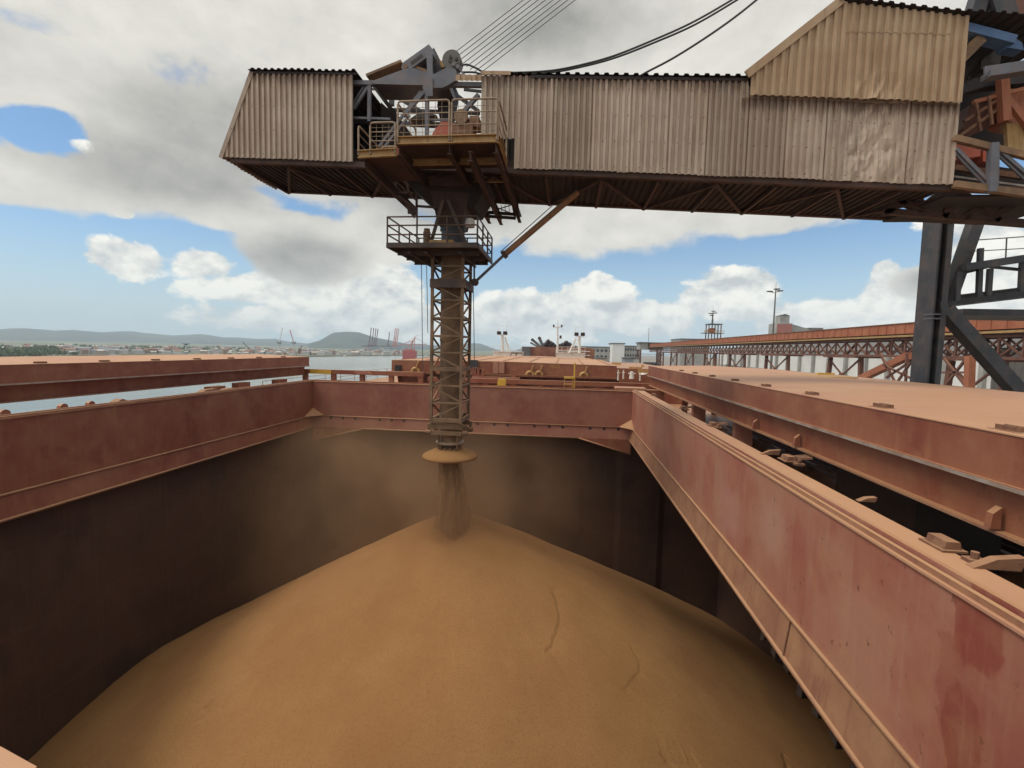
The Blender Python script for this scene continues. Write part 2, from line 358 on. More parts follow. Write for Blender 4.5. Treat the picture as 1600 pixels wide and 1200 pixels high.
class MB:
    def __init__(s): s.v, s.f = [], []
    def add(s, vs, fs):
        o = len(s.v)
        s.v += [tuple(p) for p in vs]
        s.f += [tuple(i + o for i in q) for q in fs]
        return s
    def hexa(s, p):
        return s.add(p, ((0, 3, 2, 1), (4, 5, 6, 7), (0, 1, 5, 4), (1, 2, 6, 5), (2, 3, 7, 6), (3, 0, 4, 7)))
    def box(s, x0, x1, y0, y1, z0, z1):
        return s.hexa([(x0, y0, z0), (x1, y0, z0), (x1, y1, z0), (x0, y1, z0), (x0, y0, z1), (x1, y0, z1), (x1, y1, z1), (x0, y1, z1)])
    def frame(s, p, q, up):
        d = (q - p).normalized()
        up = Vector(up)
        if abs(d.dot(up.normalized())) > 0.98: up = Vector((0, 1, 0)) if abs(d.y) < 0.9 else Vector((1, 0, 0))
        a = d.cross(up).normalized()
        return d, a, a.cross(d).normalized()
    def bar(s, p, q, w, h=None, up=(0, 0, 1)):
        p, q = Vector(p), Vector(q)
        h = h or w
        d, a, c = s.frame(p, q, up)
        a, c = a * w / 2, c * h / 2
        return s.hexa([p - a - c, p + a - c, q + a - c, q - a - c, p - a + c, p + a + c, q + a + c, q - a + c])
    def ibeam(s, p, q, w, h, t=0.03, up=(0, 0, 1)):
        p, q = Vector(p), Vector(q)
        d, a, c = s.frame(p, q, up)
        k = c * (h / 2 - t / 2)
        s.bar(p + k, q + k, w, t, up); s.bar(p - k, q - k, w, t, up)
        k2 = c * 0
        return s.bar(p + k2, q + k2, t * 0.8, h - 2 * t - 0.002, up)
    def channel(s, p, q, w, h, t=0.02, up=(0, 0, 1), side=1):
        p, q = Vector(p), Vector(q)
        d, a, c = s.frame(p, q, up)
        k = c * (h / 2 - t / 2)
        s.bar(p + k, q + k, w, t, up); s.bar(p - k, q - k, w, t, up)
        o = a * side * (w / 2 - t / 2)
        return s.bar(p + o, q + o, t, h - 2 * t - 0.002, up)
    def tube(s, p, q, r, n=8, r2=None):
        p, q = Vector(p), Vector(q)
        r2 = r if r2 is None else r2
        d, a, c = s.frame(p, q, (0, 0, 1))
        vs = []
        for k in range(n):
            t = 2 * math.pi * k / n
            o = a * math.cos(t) + c * math.sin(t)
            vs += [p + o * r, q + o * r2]
        fs = [(2 * k, 2 * ((k + 1) % n), 2 * ((k + 1) % n) + 1, 2 * k + 1) for k in range(n)]
        fs += [tuple(2 * k for k in reversed(range(n))), tuple(2 * k + 1 for k in range(n))]
        return s.add(vs, fs)
    def path(s, pts, r, n=6):
        pts = [Vector(p) for p in pts]
        vs, fs = [], []
        up = Vector((0.13, 0.21, 0.97))
        for i, p in enumerate(pts):
            d = (pts[min(i + 1, len(pts) - 1)] - pts[max(i - 1, 0)]).normalized()
            a = d.cross(up)
            if a.length < 0.05: a = d.cross(Vector((1, 0, 0)))
            a.normalize(); c = a.cross(d)
            for k in range(n):
                t = 2 * math.pi * k / n
                vs.append(p + (a * math.cos(t) + c * math.sin(t)) * r)
        for i in range(len(pts) - 1):
            for k in range(n):
                fs.append((i * n + k, i * n + (k + 1) % n, (i + 1) * n + (k + 1) % n, (i + 1) * n + k))
        fs += [tuple(reversed(range(n))), tuple((len(pts) - 1) * n + k for k in range(n))]
        return s.add(vs, fs)
    def prism(s, poly, ext):
        n = len(poly)
        poly = [Vector(p) for p in poly]
        ext = Vector(ext)
        fs = [tuple(reversed(range(n))), tuple(range(n, 2 * n))] + [(i, (i + 1) % n, (i + 1) % n + n, i + n) for i in range(n)]
        return s.add(poly + [p + ext for p in poly], fs)
    def lathe(s, c, prof, n=32):
        c = Vector(c)
        vs, fs = [], []
        for r, z in prof:
            for k in range(n):
                t = 2 * math.pi * k / n
                vs.append(c + Vector((r * math.cos(t), r * math.sin(t), z)))
        for i in range(len(prof) - 1):
            for k in range(n):
                fs.append((i * n + k, i * n + (k + 1) % n, (i + 1) * n + (k + 1) % n, (i + 1) * n + k))
        return s.add(vs, fs)
    def disc(s, c, axis, r, th, n=20):
        c, axis = Vector(c), Vector(axis).normalized()
        return s.tube(c - axis * th / 2, c + axis * th / 2, r, n)
    def ico(s, c, r, jit=0.25):
        c = Vector(c)
        g = (1 + 5 ** 0.5) / 2
        vs = [Vector(p).normalized() * r * (1 + random.uniform(-jit, jit)) + c for p in
              ((-1, g, 0), (1, g, 0), (-1, -g, 0), (1, -g, 0), (0, -1, g), (0, 1, g), (0, -1, -g), (0, 1, -g), (g, 0, -1), (g, 0, 1), (-g, 0, -1), (-g, 0, 1))]
        return s.add(vs, ((0, 11, 5), (0, 5, 1), (0, 1, 7), (0, 7, 10), (0, 10, 11), (1, 5, 9), (5, 11, 4), (11, 10, 2), (10, 7, 6), (7, 1, 8),
                          (3, 9, 4), (3, 4, 2), (3, 2, 6), (3, 6, 8), (3, 8, 9), (4, 9, 5), (2, 4, 11), (6, 2, 10), (8, 6, 7), (9, 8, 1)))
    def corr(s, u0, u1, bot, top, pt, pitch=0.165, amp=0.05, rows=1, dent=None, jit=0.012):
        """corrugated sheet; pt(u, v, out) -> point, bot/top give v along u"""
        n = max(1, round((u1 - u0) / pitch))
        prof = ((0.0, 0.0), (0.42, 0.0), (0.52, 1.0), (0.90, 1.0))
        us = []
        for i in range(n):
            for fr, o in prof: us.append((u0 + (i + fr) * (u1 - u0) / n, o * amp, i))
        us.append((u1, 0.0, n))
        vs, fs = [], []
        js = [random.uniform(-jit, jit) for _ in range(n // 5 + 2)]
        for u, o, i in us:
            b0, t0 = bot(u) + js[i // 5], top(u)
            for r in range(rows + 1):
                v = b0 + (t0 - b0) * r / rows
                oo = o + (dent(u, v, o / amp) if dent else 0)
                vs.append(pt(u, v, oo))
        R1 = rows + 1
        for i in range(len(us) - 1):
            for r in range(rows):
                fs.append((i * R1 + r, (i + 1) * R1 + r, (i + 1) * R1 + r + 1, i * R1 + r + 1))
        return s.add(vs, fs)
    def build(s, name, material, parent=None, smooth=False, label=None):
        off = WL[parent.name] if parent else Vector((0, 0, 0))
        me = bpy.data.meshes.new(name)
        me.from_pydata([tuple(Vector(p) - off) for p in s.v], [], s.f)
        me.materials.append(M[material] if isinstance(material, str) else material)
        if smooth:
            me.polygons.foreach_set('use_smooth', [True] * len(me.polygons))
        me.update()
        o = bpy.data.objects.new(name, me)
        COL.objects.link(o)
        if parent:
            o.parent = parent
            WL[o.name] = off
        else:
            WL[o.name] = Vector((0, 0, 0))
        if label: o['label'] = label
        return o


def thing(name, label, cat, loc, group=None):
    o = bpy.data.objects.new(name, None)
    COL.objects.link(o)
    o.location = loc
    o.empty_display_size = 0.3
    WL[o.name] = Vector(loc)
    o['label'], o['category'] = label, cat
    if group: o['group'] = group
    return o


def single(mb, name, material, label, cat, loc, group=None, smooth=False):
    """a thing made of one mesh, its origin at loc"""
    loc = Vector(loc)
    mb.v = [tuple(Vector(p) - loc) for p in mb.v]
    o = mb.build(name, material, None, smooth)
    o.location = loc
    o['label'], o['category'] = label, cat
    if group: o['group'] = group
    return o


def structure(mb, name, material, smooth=False):
    o = mb.build(name, material, None, smooth)
    o['kind'] = 'structure'
    return o


def stuff(o, label=None):
    o['kind'] = 'stuff'
    if label: o['label'] = label
    return o


def copy_tree(o, parent=None, loc=None):
    c = o.copy()
    COL.objects.link(c)
    if parent: c.parent = parent
    if loc is not None: c.location = loc
    for ch in list(o.children): copy_tree(ch, c)
    return c

# ------------------------------------------------------------------ setting: water, quay, far land, hills
XL, XR, YF, YA = -13.544, 3.40, 24.555, 1.88
ZT, ZM, ZB = -2.006, -3.839, -4.452
DECK = -3.75


def water_material():
    m = bpy.data.materials.new('harbour_water')
    m.use_nodes = True
    b = NB(m.node_tree)
    bs = m.node_tree.nodes['Principled BSDF']
    pos = b.new('ShaderNodeNewGeometry').outputs['Position']
    n = b.noise(b.vmul(pos, (0.02, 0.004, 1)), 1.0, 5, 0.6)
    m.node_tree.links.new(b.mix(b.step(n, 0.35, 0.65), (0.13, 0.16, 0.15), (0.20, 0.23, 0.22)), bs.inputs['Base Color'])
    bs.inputs['Roughness'].default_value = 0.22
    bp = b.new('ShaderNodeBump')
    bp.inputs['Strength'].default_value = 0.5
    bp.inputs['Distance'].default_value = 0.25
    m.node_tree.links.new(b.noise(b.vmul(pos, (0.5, 0.8, 1)), 1.0, 4, 0.65), bp.inputs['Height'])
    m.node_tree.links.new(bp.outputs[0], bs.inputs['Normal'])
    return m


def grid_sheet(x0, x1, y0, y1, z, nx=2, ny=2):
    mb = MB()
    vs = [(x0 + (x1 - x0) * i / nx, y0 + (y1 - y0) * j / ny, z) for j in range(ny + 1) for i in range(nx + 1)]
    fs = [(j * (nx + 1) + i, j * (nx + 1) + i + 1, (j + 1) * (nx + 1) + i + 1, (j + 1) * (nx + 1) + i) for j in range(ny) for i in range(nx)]
    return mb.add(vs, fs)


structure(grid_sheet(-9000, 9000, -2500, 9500, WATER), 'water', water_material())
structure(MB().box(14.0, 900, -400, 1500, -20.5, -11.0), 'quay', 'asphalt')

# the far bank, its edge measured along the photograph's waterline
edge = [at(-400, 575, Z=WATER), at(0, 562, Z=WATER), at(60, 559.5, Z=WATER), at(112, 557, Z=WATER), at(200, 555.8, Z=WATER), at(350, 556.0, Z=WATER), at(484, 557.3, Z=WATER),
        at(560, 556.4, Z=WATER), at(632, 555.8, Z=WATER), at(700, 556.4, Z=WATER), at(790, 556.6, Z=WATER)]
bank = MB()
pts = [Vector((p.x, p.y, 0)) for p in edge]
far = [Vector((p.x * 9, p.y * 9, 0)) if p.length < 900 else Vector((p.x * 6, p.y * 6, 0)) for p in pts]
rows = []
for p, q in zip(pts, far):
    rows.append([(p.x, p.y, WATER - 0.5), (p.x + .4, p.y + 1.5, WATER + 1.2), (q.x, q.y, WATER + 3.0)])
for i in range(len(rows) - 1):
    for k in range(2):
        bank.add([rows[i][k], rows[i + 1][k], rows[i + 1][k + 1], rows[i][k + 1]], [(0, 1, 2, 3)])
structure(bank, 'far_shore', 'land')


def hills():
    """two wooded ranges as one height field in polar rows, ridge heights measured from the photograph"""
    from mathutils import noise
    ridge = [(-420, 512), (-200, 520), (-60, 518), (0, 515.0), (40, 513.5), (85, 517.5), (115, 515.5), (155, 519), (200, 519), (240, 523), (270, 525.5), (315, 523), (350, 528.0), (400, 530), (430, 530), (455, 534.5), (484, 537),
             (500, 533), (520, 523.0), (540, 518.5), (560, 519), (585, 527), (610, 532), (640, 538), (690, 540), (740, 536), (752, 537), (775, 546), (800, 550), (822, 541), (835, 546), (860, 553), (960, 556), (1250, 560), (1700, 566), (2200, 570)]
    mb = MB()
    rows_, cols = 22, []
    xs = []
    x = -420.0
    while x <= 2200:
        xs.append(x); x += 5.0 if x < 900 else 40.0
    for xx in xs:
        for (xa, ya), (xb, yb) in zip(ridge, ridge[1:]):
            if xa <= xx <= xb:
                t = (xx - xa) / (xb - xa); yy = ya + (yb - ya) * t
        near = 480 < xx < 680
        d = ray(xx, yy)
        D = 3300.0 if near else 5200.0
        if 640 < xx < 900: D = 3900.0
        k = D / math.hypot(d.x, d.y)
        pk = d * k
        col = []
        for r in range(rows_ + 1):
            t = r / rows_
            rr = 0.70 + 0.42 * t
            prof = math.sin(min(1, t / 0.714) * math.pi / 2) ** 1.3 if t < 0.714 else 1 - ((t - 0.714) / 0.286) ** 2 * 0.8
            px_, py_ = pk.x * rr, pk.y * rr
            nz = noise.fractal(Vector((px_ / 420, py_ / 420, 0.3)), 1.0, 2.0, 5)
            z = WATER + 1.0 + max(0, pk.z - WATER - 1) * prof * (1 + 0.22 * nz * (1 - abs(t - 0.714)) * (1 if t < 0.66 else 0.12))
            col.append((px_, py_, z))
        cols.append(col)
    n = rows_ + 1
    for c in cols: mb.v += c
    for i in range(len(cols) - 1):
        for r in range(rows_):
            mb.f.append((i * n + r, (i + 1) * n + r, (i + 1) * n + r + 1, i * n + r + 1))
    structure(mb, 'hills', 'hill', smooth=True)


hills()

# ------------------------------------------------------------------ the ship
ship = thing('bulk_carrier', 'dark red bulk carrier with one hold open, seen from its deck', 'ship', (-5.07, 20, DECK))
SX0, SX1 = -21.6, 11.5


def ring_deck():
    mb = MB()
    z0, z1 = DECK - 0.03, DECK
    mb.box(SX0, XL - 0.03, -9, 30, z0, z1)
    mb.box(XR + 0.03, SX1, -9, 30, z0, z1)
    mb.box(XL - 0.03, XR + 0.03, YF + 0.03, 30, z0, z1)
    mb.box(XL - 0.03, XR + 0.03, -9, YA - 0.03, z0, z1)
    mb.box(SX0, SX1, 30, 92, z0, z1)
    mb.prism([(SX0, 92, z0), (SX1, 92, z0), (SX1 - 5, 108, z0), (-2, 117, z0), (-8, 117, z0), (SX0 + 5, 108, z0)], (0, 0, 0.03))
    return mb


ring_deck().build('deck', 'red', ship)
hl = MB()
hl.box(SX0, SX0 + 0.05, -9, 92, -20, DECK - 0.032)
hl.box(SX1 - 0.05, SX1, -9, 92, -20, DECK - 0.032)
hl.box(SX0, SX1, -9.05, -9, -20, DECK - 0.032)
hl.prism([(SX0, 92, -20), (SX1, 92, -20), (SX1 - 5, 108, -20), (-2, 117, -20), (-8, 117, -20), (SX0 + 5, 108, -20)], (0, 0, 20 + DECK - 0.032))
hl.build('hull', 'red', ship)

# coaming walls: upper plate, ledge bar, sloping lower plate, bottom bar, flat top flange with compression bar
def coaming_side(sx, x, mname):
    """sx = +1: starboard wall whose inner face looks to -X"""
    t = 0.02 * sx
    w = MB()
    w.hexa([(min(x, x + t), YA, ZM), (max(x, x + t), YA, ZM), (max(x, x + t), YF, ZM), (min(x, x + t), YF, ZM),
            (min(x, x + t), YA, ZT), (max(x, x + t), YA, ZT), (max(x, x + t), YF, ZT), (min(x, x + t), YF, ZT)])
    wall = w.build('coaming_wall', mname, ship)
    lo = MB()
    xi = x - 0.07 * sx
    lo.prism([(x, YA, ZM - 0.03), (x + t, YA, ZM - 0.03), (xi + t, YA, ZB + 0.02), (xi, YA, ZB + 0.02)], (0, YF - YA, 0))
    lo.build('lower_plate', 'ledge' if sx > 0 else mname, wall)
    b = MB()
    b.tube((x - 0.012 * sx, YA, ZM), (x - 0.012 * sx, YF, ZM), 0.033, 10)
    b.build('ledge_bar', 'ledge', wall, smooth=True)
    b = MB()
    b.tube((xi, YA, ZB), (xi, YF, ZB), 0.04, 10)
    b.build('bottom_bar', 'ledge', wall, smooth=True)
    fl = MB()
    a0, a1 = sorted((x - 0.03 * sx, x + 0.62 * sx))
    fl.box(a0, a1, YA - 0.6, YF + 0.2, ZT, ZT + 0.025)
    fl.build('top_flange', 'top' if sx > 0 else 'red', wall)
    for off, wd, hh in ((0.012, 0.05, 0.055), (0.10, 0.045, 0.085), (0.17, 0.05, 0.05)):
        c = MB()
        q0, q1 = sorted((x + off * sx, x + (off + wd) * sx))
        c.box(q0, q1, YA - 0.6, YF + 0.16, ZT + 0.026, ZT + 0.026 + hh)
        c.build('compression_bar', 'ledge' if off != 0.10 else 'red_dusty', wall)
    # stays on the outer side
    for k in range(8):
        y = YA + 1.6 + k * 2.9
        s_ = MB()
        s_.prism([(x + t, y, ZT), (x + 0.55 * sx, y, ZT), (x + 0.75 * sx, y, DECK), (x + t, y, DECK)], (0, 0.025, 0))
        s_.build('coaming_stay', 'red', wall)
    return wall


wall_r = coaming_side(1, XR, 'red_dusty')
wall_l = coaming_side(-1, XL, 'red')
# seam and weld lines on the starboard lower plate
for px_, py_ in ((1231, 985),):
    p = at(px_, py_, X=XR - 0.04)
    MB().bar((XR - 0.014, p.y, ZM - 0.05), (XR - 0.084, p.y, ZB + 0.05), 0.02, 0.02).build('weld_seam', 'rusty', wall_r)

w = MB().box(XL, XR, YF, YF + 0.02, ZM, ZT)
wall_f = w.build('coaming_wall', 'red_mid', ship)
MB().prism([(XL, YF, ZM - 0.03), (XR, YF, ZM - 0.03), (XR, YF - 0.07, ZB + 0.02), (XL, YF - 0.07, ZB + 0.02)], (0, 0.02, 0)).build('lower_plate', 'red_mid', wall_f)
MB().tube((XL, YF - 0.012, ZM), (XR, YF - 0.012, ZM), 0.033, 10).build('ledge_bar', 'ledge', wall_f, smooth=True)
xa, xb = at(568, 669, Y=YF - 0.07).x, at(904, 685, Y=YF - 0.07).x
MB().tube((xa, YF - 0.07, ZB), (xb, YF - 0.07, ZB), 0.04, 10).build('bottom_bar', 'ledge', wall_f, smooth=True)
MB().box(XL - 0.65, XR + 0.65, YF - 0.03, YF + 0.6, ZT + 0.003, ZT + 0.022).build('top_flange', 'ledge', wall_f)
MB().box(XL - 0.2, XR + 0.2, YF + 0.17, YF + 0.22, ZT + 0.023, ZT + 0.09).build('compression_bar', 'red', wall_f)
# deep corner plates under the forward end
for (xc, xi) in ((XL, xa), (XR, xb)):
    g = MB()
    g.prism([(xi, YF - 0.075, ZB + 0.02), (xc, YF - 0.075, ZB + 0.02), (xc, YF - 0.075, ZB - 0.72)], (0, 0.025, 0))
    g.build('corner_plate', 'red', wall_f)
    MB().tube((xi, YF - 0.08, ZB), (xc, YF - 0.08, ZB - 0.74), 0.035, 8).build('bottom_bar', 'ledge', wall_f, smooth=True)
    sx = 1 if xc > 0 else -1
    c = MB()
    c.add([(xc, YF, ZM + 0.42), (xc - 0.62 * sx, YF, ZM + 0.03), (xc, YF - 0.9, ZM + 0.03), (xc, YF, ZM + 0.03)], [(0, 1, 2), (0, 2, 3), (0, 3, 1), (1, 3, 2)])
    o = c.build('grain_ridge', 'ledge', wall_f, label='little slope of grain dust caught in the coaming corner')
for px_, py_ in ((517, 651), (536, 651.5), (555, 651.5), (593, 652.5), (612, 653.5), (631, 654.5), (746, 660.5), (772, 661), (793, 662), (835, 663), (858, 665), (879, 666), (922, 667.5), (944, 668.5), (966, 671)):
    p = at(px_, py_ + 3, Y=YF - 0.03)
    MB().tube((p.x, YF - 0.022, ZM - 0.10), (p.x, YF - 0.026, ZM - 0.10), 0.075, 12).build('drain_hole', 'black', wall_f)
w = MB().box(XL, XR, YA - 0.37, YA - 0.35, ZB, ZT)
wall_a = w.build('coaming_wall', 'red_dusty', ship)
MB().box(XL - 0.65, XR + 0.65, YA - 0.95, YA - 0.35, ZT + 0.003, ZT + 0.024).build('top_flange', 'top', wall_a)
ca, cb = at(-420, 936, Z=ZT), at(58, 1204, Z=ZT)
MB().prism([(ca.x, ca.y, ZT), (cb.x, cb.y, ZT), (cb.x, 1.2, ZT), (ca.x - 0.3, 1.2, ZT)], (0, 0, 0.02)).build('corner_shelf', 'top', wall_a)

# the hold under the deck: plates that close it on every side
HX0, HX1, HY0, HY1, HZ = -14.0, 8.5, 1.0, 26.0, -15.9
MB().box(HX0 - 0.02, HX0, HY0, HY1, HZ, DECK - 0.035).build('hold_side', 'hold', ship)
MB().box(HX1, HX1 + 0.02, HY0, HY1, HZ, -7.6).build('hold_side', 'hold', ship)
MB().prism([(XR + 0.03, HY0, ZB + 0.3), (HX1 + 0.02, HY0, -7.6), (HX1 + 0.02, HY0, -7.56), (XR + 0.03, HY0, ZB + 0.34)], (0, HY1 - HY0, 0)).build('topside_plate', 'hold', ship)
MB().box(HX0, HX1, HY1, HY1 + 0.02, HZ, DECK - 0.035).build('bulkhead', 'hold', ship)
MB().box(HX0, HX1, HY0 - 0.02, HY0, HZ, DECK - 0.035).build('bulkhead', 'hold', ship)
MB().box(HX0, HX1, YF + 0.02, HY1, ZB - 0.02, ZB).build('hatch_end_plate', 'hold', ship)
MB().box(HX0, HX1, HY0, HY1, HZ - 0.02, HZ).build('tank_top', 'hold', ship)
# shallow vertical folds of the bulkhead and the faint plates welded on it
for x0, x1 in ((2.9, 5.5),):
    g = MB()
    g.prism([(x0, HY1 - 0.01, HZ), (x1, HY1 - 0.01, HZ), (x1 - 0.3, HY1 - 0.14, HZ), (x0 + 0.3, HY1 - 0.14, HZ)], (0, 0, ZB - 0.02 - HZ))
    g.build('bulkhead_fold', 'hold', ship)
for px_, py_ in ((858, 708), (777, 705), (621, 698)):
    p = at(px_, py_, Y=HY1)
    MB().box(p.x - 0.42, p.x + 0.42, HY1 - 0.05, HY1 - 0.012, p.z - 0.48, p.z + 0.48).build('patch_plate', M['hold'], ship)
# brackets that hang below the starboard coaming edge
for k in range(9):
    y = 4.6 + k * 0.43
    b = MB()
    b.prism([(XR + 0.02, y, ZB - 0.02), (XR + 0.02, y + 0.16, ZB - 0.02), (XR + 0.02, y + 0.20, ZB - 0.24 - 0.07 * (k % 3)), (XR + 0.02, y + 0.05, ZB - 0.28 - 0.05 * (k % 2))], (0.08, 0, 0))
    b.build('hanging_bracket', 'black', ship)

# cleats on the starboard coaming top
def cleat_wedge(px_, py_, s=1.0):
    p = at(px_, py_, Z=ZT)
    m = MB()
    z = ZT + 0.026
    y = p.y
    m.prism([(p.x - 0.16 * s, y - 0.03, z), (p.x + 0.26 * s, y - 0.03, z), (p.x + 0.30 * s, y - 0.03, z + 0.13 * s), (p.x + 0.05 * s, y - 0.03, z + 0.10 * s)], (0, 0.09, 0))
    m.build('stopper_wedge', 'rusty', wall_r)


def cleat_box(px_, py_, big=True):
    p = at(px_, py_, Z=ZT)
    z = ZT + 0.026
    m = MB()
    m.box(p.x - 0.13, p.x + 0.11, p.y - 0.17, p.y + 0.17, z, z + 0.022)
    m.prism([(p.x - 0.09, p.y - 0.13, z + 0.023), (p.x + 0.08, p.y - 0.13, z + 0.023), (p.x + 0.06, p.y - 0.13, z + 0.10), (p.x - 0.07, p.y - 0.13, z + 0.10)], (0, 0.26, 0))
    c = m.build('cleat', 'rusty', wall_r)
    if big:
        for k in range(3):
            MB().bar((p.x + 0.12, p.y - 0.1 + k * 0.1, z + 0.06), (p.x + 0.34, p.y - 0.16 + k * 0.1, z + 0.10), 0.04, 0.04).build('cleat_arm', 'rusty', c)
    MB().tube((p.x + 0.02, p.y - 0.36, z), (p.x + 0.02, p.y - 0.36, z + 0.1), 0.035, 8).build('cleat_bolt', 'rusty', c)
    MB().box(p.x - 0.06, p.x + 0.1, p.y - 0.42, p.y - 0.3, z, z + 0.035).build('cleat_washer', 'rusty', c)


cleat_box(1232, 722); cleat_box(1474, 858, False); cleat_box(1068, 640); cleat_box(1022, 619, False); cleat_box(1114, 667)
cleat_wedge(1199, 712, 0.8); cleat_wedge(1544, 892, 1.0); cleat_wedge(1350, 786, 0.5)
# port side lumps on the coaming top
for px_, py_, r in ((98, 640, 0.11), (141, 634, 0.10), (6, 651, 0.12)):
    p = at(px_, py_ + 2, X=XL - 0.3)
    MB().disc((p.x, p.y, ZT + 0.1), (1, 0, 0), r, 0.12, 12).build('cleat_wheel', 'red', wall_l)
for x0, x1, hh in ((173, 202, 0.12), (310, 345, 0.12), (345, 372, 0.07)):
    a, c = at(x0, 630, X=XL - 0.4), at(x1, 625, X=XL - 0.4)
    MB().prism([(XL - 0.55, a.y, ZT + 0.026), (XL - 0.55, c.y, ZT + 0.026), (XL - 0.55, c.y - 0.3, ZT + hh + .03), (XL - 0.55, a.y + 0.3, ZT + hh + .03)], (0.25, 0, 0)).build('cleat', 'rusty', wall_l)

# deck posts that carry the rolled-back covers
for px_, X in ((336, -16.4), (377, -16.9), (437, -16.6)):
    p = at(px_, 608, X=X)
    MB().box(X - 0.2, X + 0.2, p.y - 0.45, p.y + 0.45, DECK, -2.08).build('cover_support', 'red', ship)
for px_, py_, X in ((1086, 648, 5.4), (1153, 674, 5.4)):
    p = at(px_, py_, X=X)
    m = MB()
    m.prism([(X - 0.12, p.y - 0.25, DECK), (X - 0.12, p.y + 0.25, DECK), (X - 0.12, p.y + 0.12, -2.08), (X - 0.12, p.y - 0.12, -2.08)], (0.5, 0, 0))
    m.build('cover_support', 'red_dusty', ship)
# dark machinery box and pipes on the shaded starboard side deck
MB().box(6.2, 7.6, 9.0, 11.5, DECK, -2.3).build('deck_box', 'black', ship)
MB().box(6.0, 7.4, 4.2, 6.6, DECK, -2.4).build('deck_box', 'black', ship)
for x in (7.9, 8.3, 8.6):
    MB().tube((x, 1, DECK + 0.25), (x, 24, DECK + 0.25), 0.06, 8).build('deck_pipe', 'blue_grey', ship)
MB().box(8.9, 9.9, 1, 22, DECK + 0.003, DECK + 0.02).build('deck_walkway', 'blue_grey', ship)
for k in range(9):
    MB().box(7.8, 8.8, 2 + k * 2.4, 2.08 + k * 2.4, DECK, DECK + 0.18).build('pipe_support', 'rusty', ship)
for px_, py_ in ((1105, 664), (1075, 650)):
    p = at(px_, py_ + 14, Z=-3.0)
    MB().box(p.x - 0.2, p.x + 1.4, p.y - 0.6, p.y + 0.5, -3.1, -3.05).build('deck_plate', 'top', ship)
# ship's side rails
for sx in (SX0 + 0.15, SX1 - 0.15):
    ys_ = range(32, 92, 3) if sx < 0 else range(-8, 92, 3)
    for y in ys_:
        MB().tube((sx, y, DECK), (sx, y, DECK + 1.05), 0.025, 6).build('rail_post', 'red', ship)
    for z in (0.4, 0.72, 1.05):
        MB().tube((sx, ys_[0], DECK + z), (sx, 91, DECK + z), 0.02, 6).build('guard_rail', 'red', ship)


# ------------------------------------------------------------------ hatch covers
def hatch_cover(sx, xf, width, y0, y1, label, recess, lugs, camber=0.10):
    """side-rolling cover; sx=+1 when the near edge looks to -X; xf = x of the near edge"""
    z0, zl, z1 = -0.853, -1.44, -2.034
    t = thing('hatch_cover', label, 'hatch cover', (xf + sx * width / 2, (y0 + y1) / 2, z1), 'side-rolling covers of the open hold')
    X = lambda o: xf + sx * o
    prof = [(0, z0), (0.0, zl + 0.03), (-0.05, zl + 0.03), (-0.05, zl - 0.03), (recess, zl - 0.03), (recess + 0.04, z1 + 0.03), (recess - 0.05, z1 + 0.03), (recess - 0.05, z1)]
    full = prof + [(width - o, z) for o, z in reversed(prof)]
    mid = [(width * k / 6, z0 + camber * (1 - abs(k - 3) / 3)) for k in (5, 4, 3, 2, 1)]
    poly = [(X(o), y0, z) for o, z in full + mid]
    if sx < 0: poly = list(reversed(poly))
    body = MB().prism(poly, (0, y1 - y0, 0)).build('cover_panel', 'red', t)
    tp = MB()
    seg = [(-0.015, z0 + 0.003)] + [(width * k / 6, z0 + camber * (1 - abs(k - 3) / 3) + 0.003) for k in range(1, 6)] + [(width + 0.015, z0 + 0.003)]
    for (o1, h1), (o2, h2) in zip(seg, seg[1:]):
        tp.hexa([(X(o1), y0 - .012, h1), (X(o2), y0 - .012, h2), (X(o2), y1 + .012, h2), (X(o1), y1 + .012, h1),
                 (X(o1), y0 - .012, h1 + .016), (X(o2), y0 - .012, h2 + .016), (X(o2), y1 + .012, h2 + .016), (X(o1), y1 + .012, h1 + .016)])
    tp.build('top_plate', 'top', t)
    sl = MB()
    a0, a1 = sorted((X(-0.062), X(-0.051)))
    sl.box(a0, a1, y0, y1, zl - 0.027, zl + 0.02)
    sl.build('edge_strip', 'seal', t)
    bl = MB()
    a0, a1 = sorted((X(recess - 0.075), X(recess - 0.051)))
    bl.box(a0, a1, y0, y1, z1 - 0.01, z1 + 0.028)
    bl.build('edge_strip', 'ledge', t)
    for ly in lugs:
        l = MB()
        xx = X(0.22)
        zz = z0 + 0.03
        for dx in (-0.05, 0.05):
            l.box(xx + dx - 0.015, xx + dx + 0.015, ly - 0.16, ly + 0.16, zz - 0.01, zz + 0.055)
        l.box(xx - 0.12, xx + 0.12, ly - 0.2, ly + 0.2, zz - 0.012, zz - 0.002)
        l.build('lifting_lug', 'rusty', t)
    return t


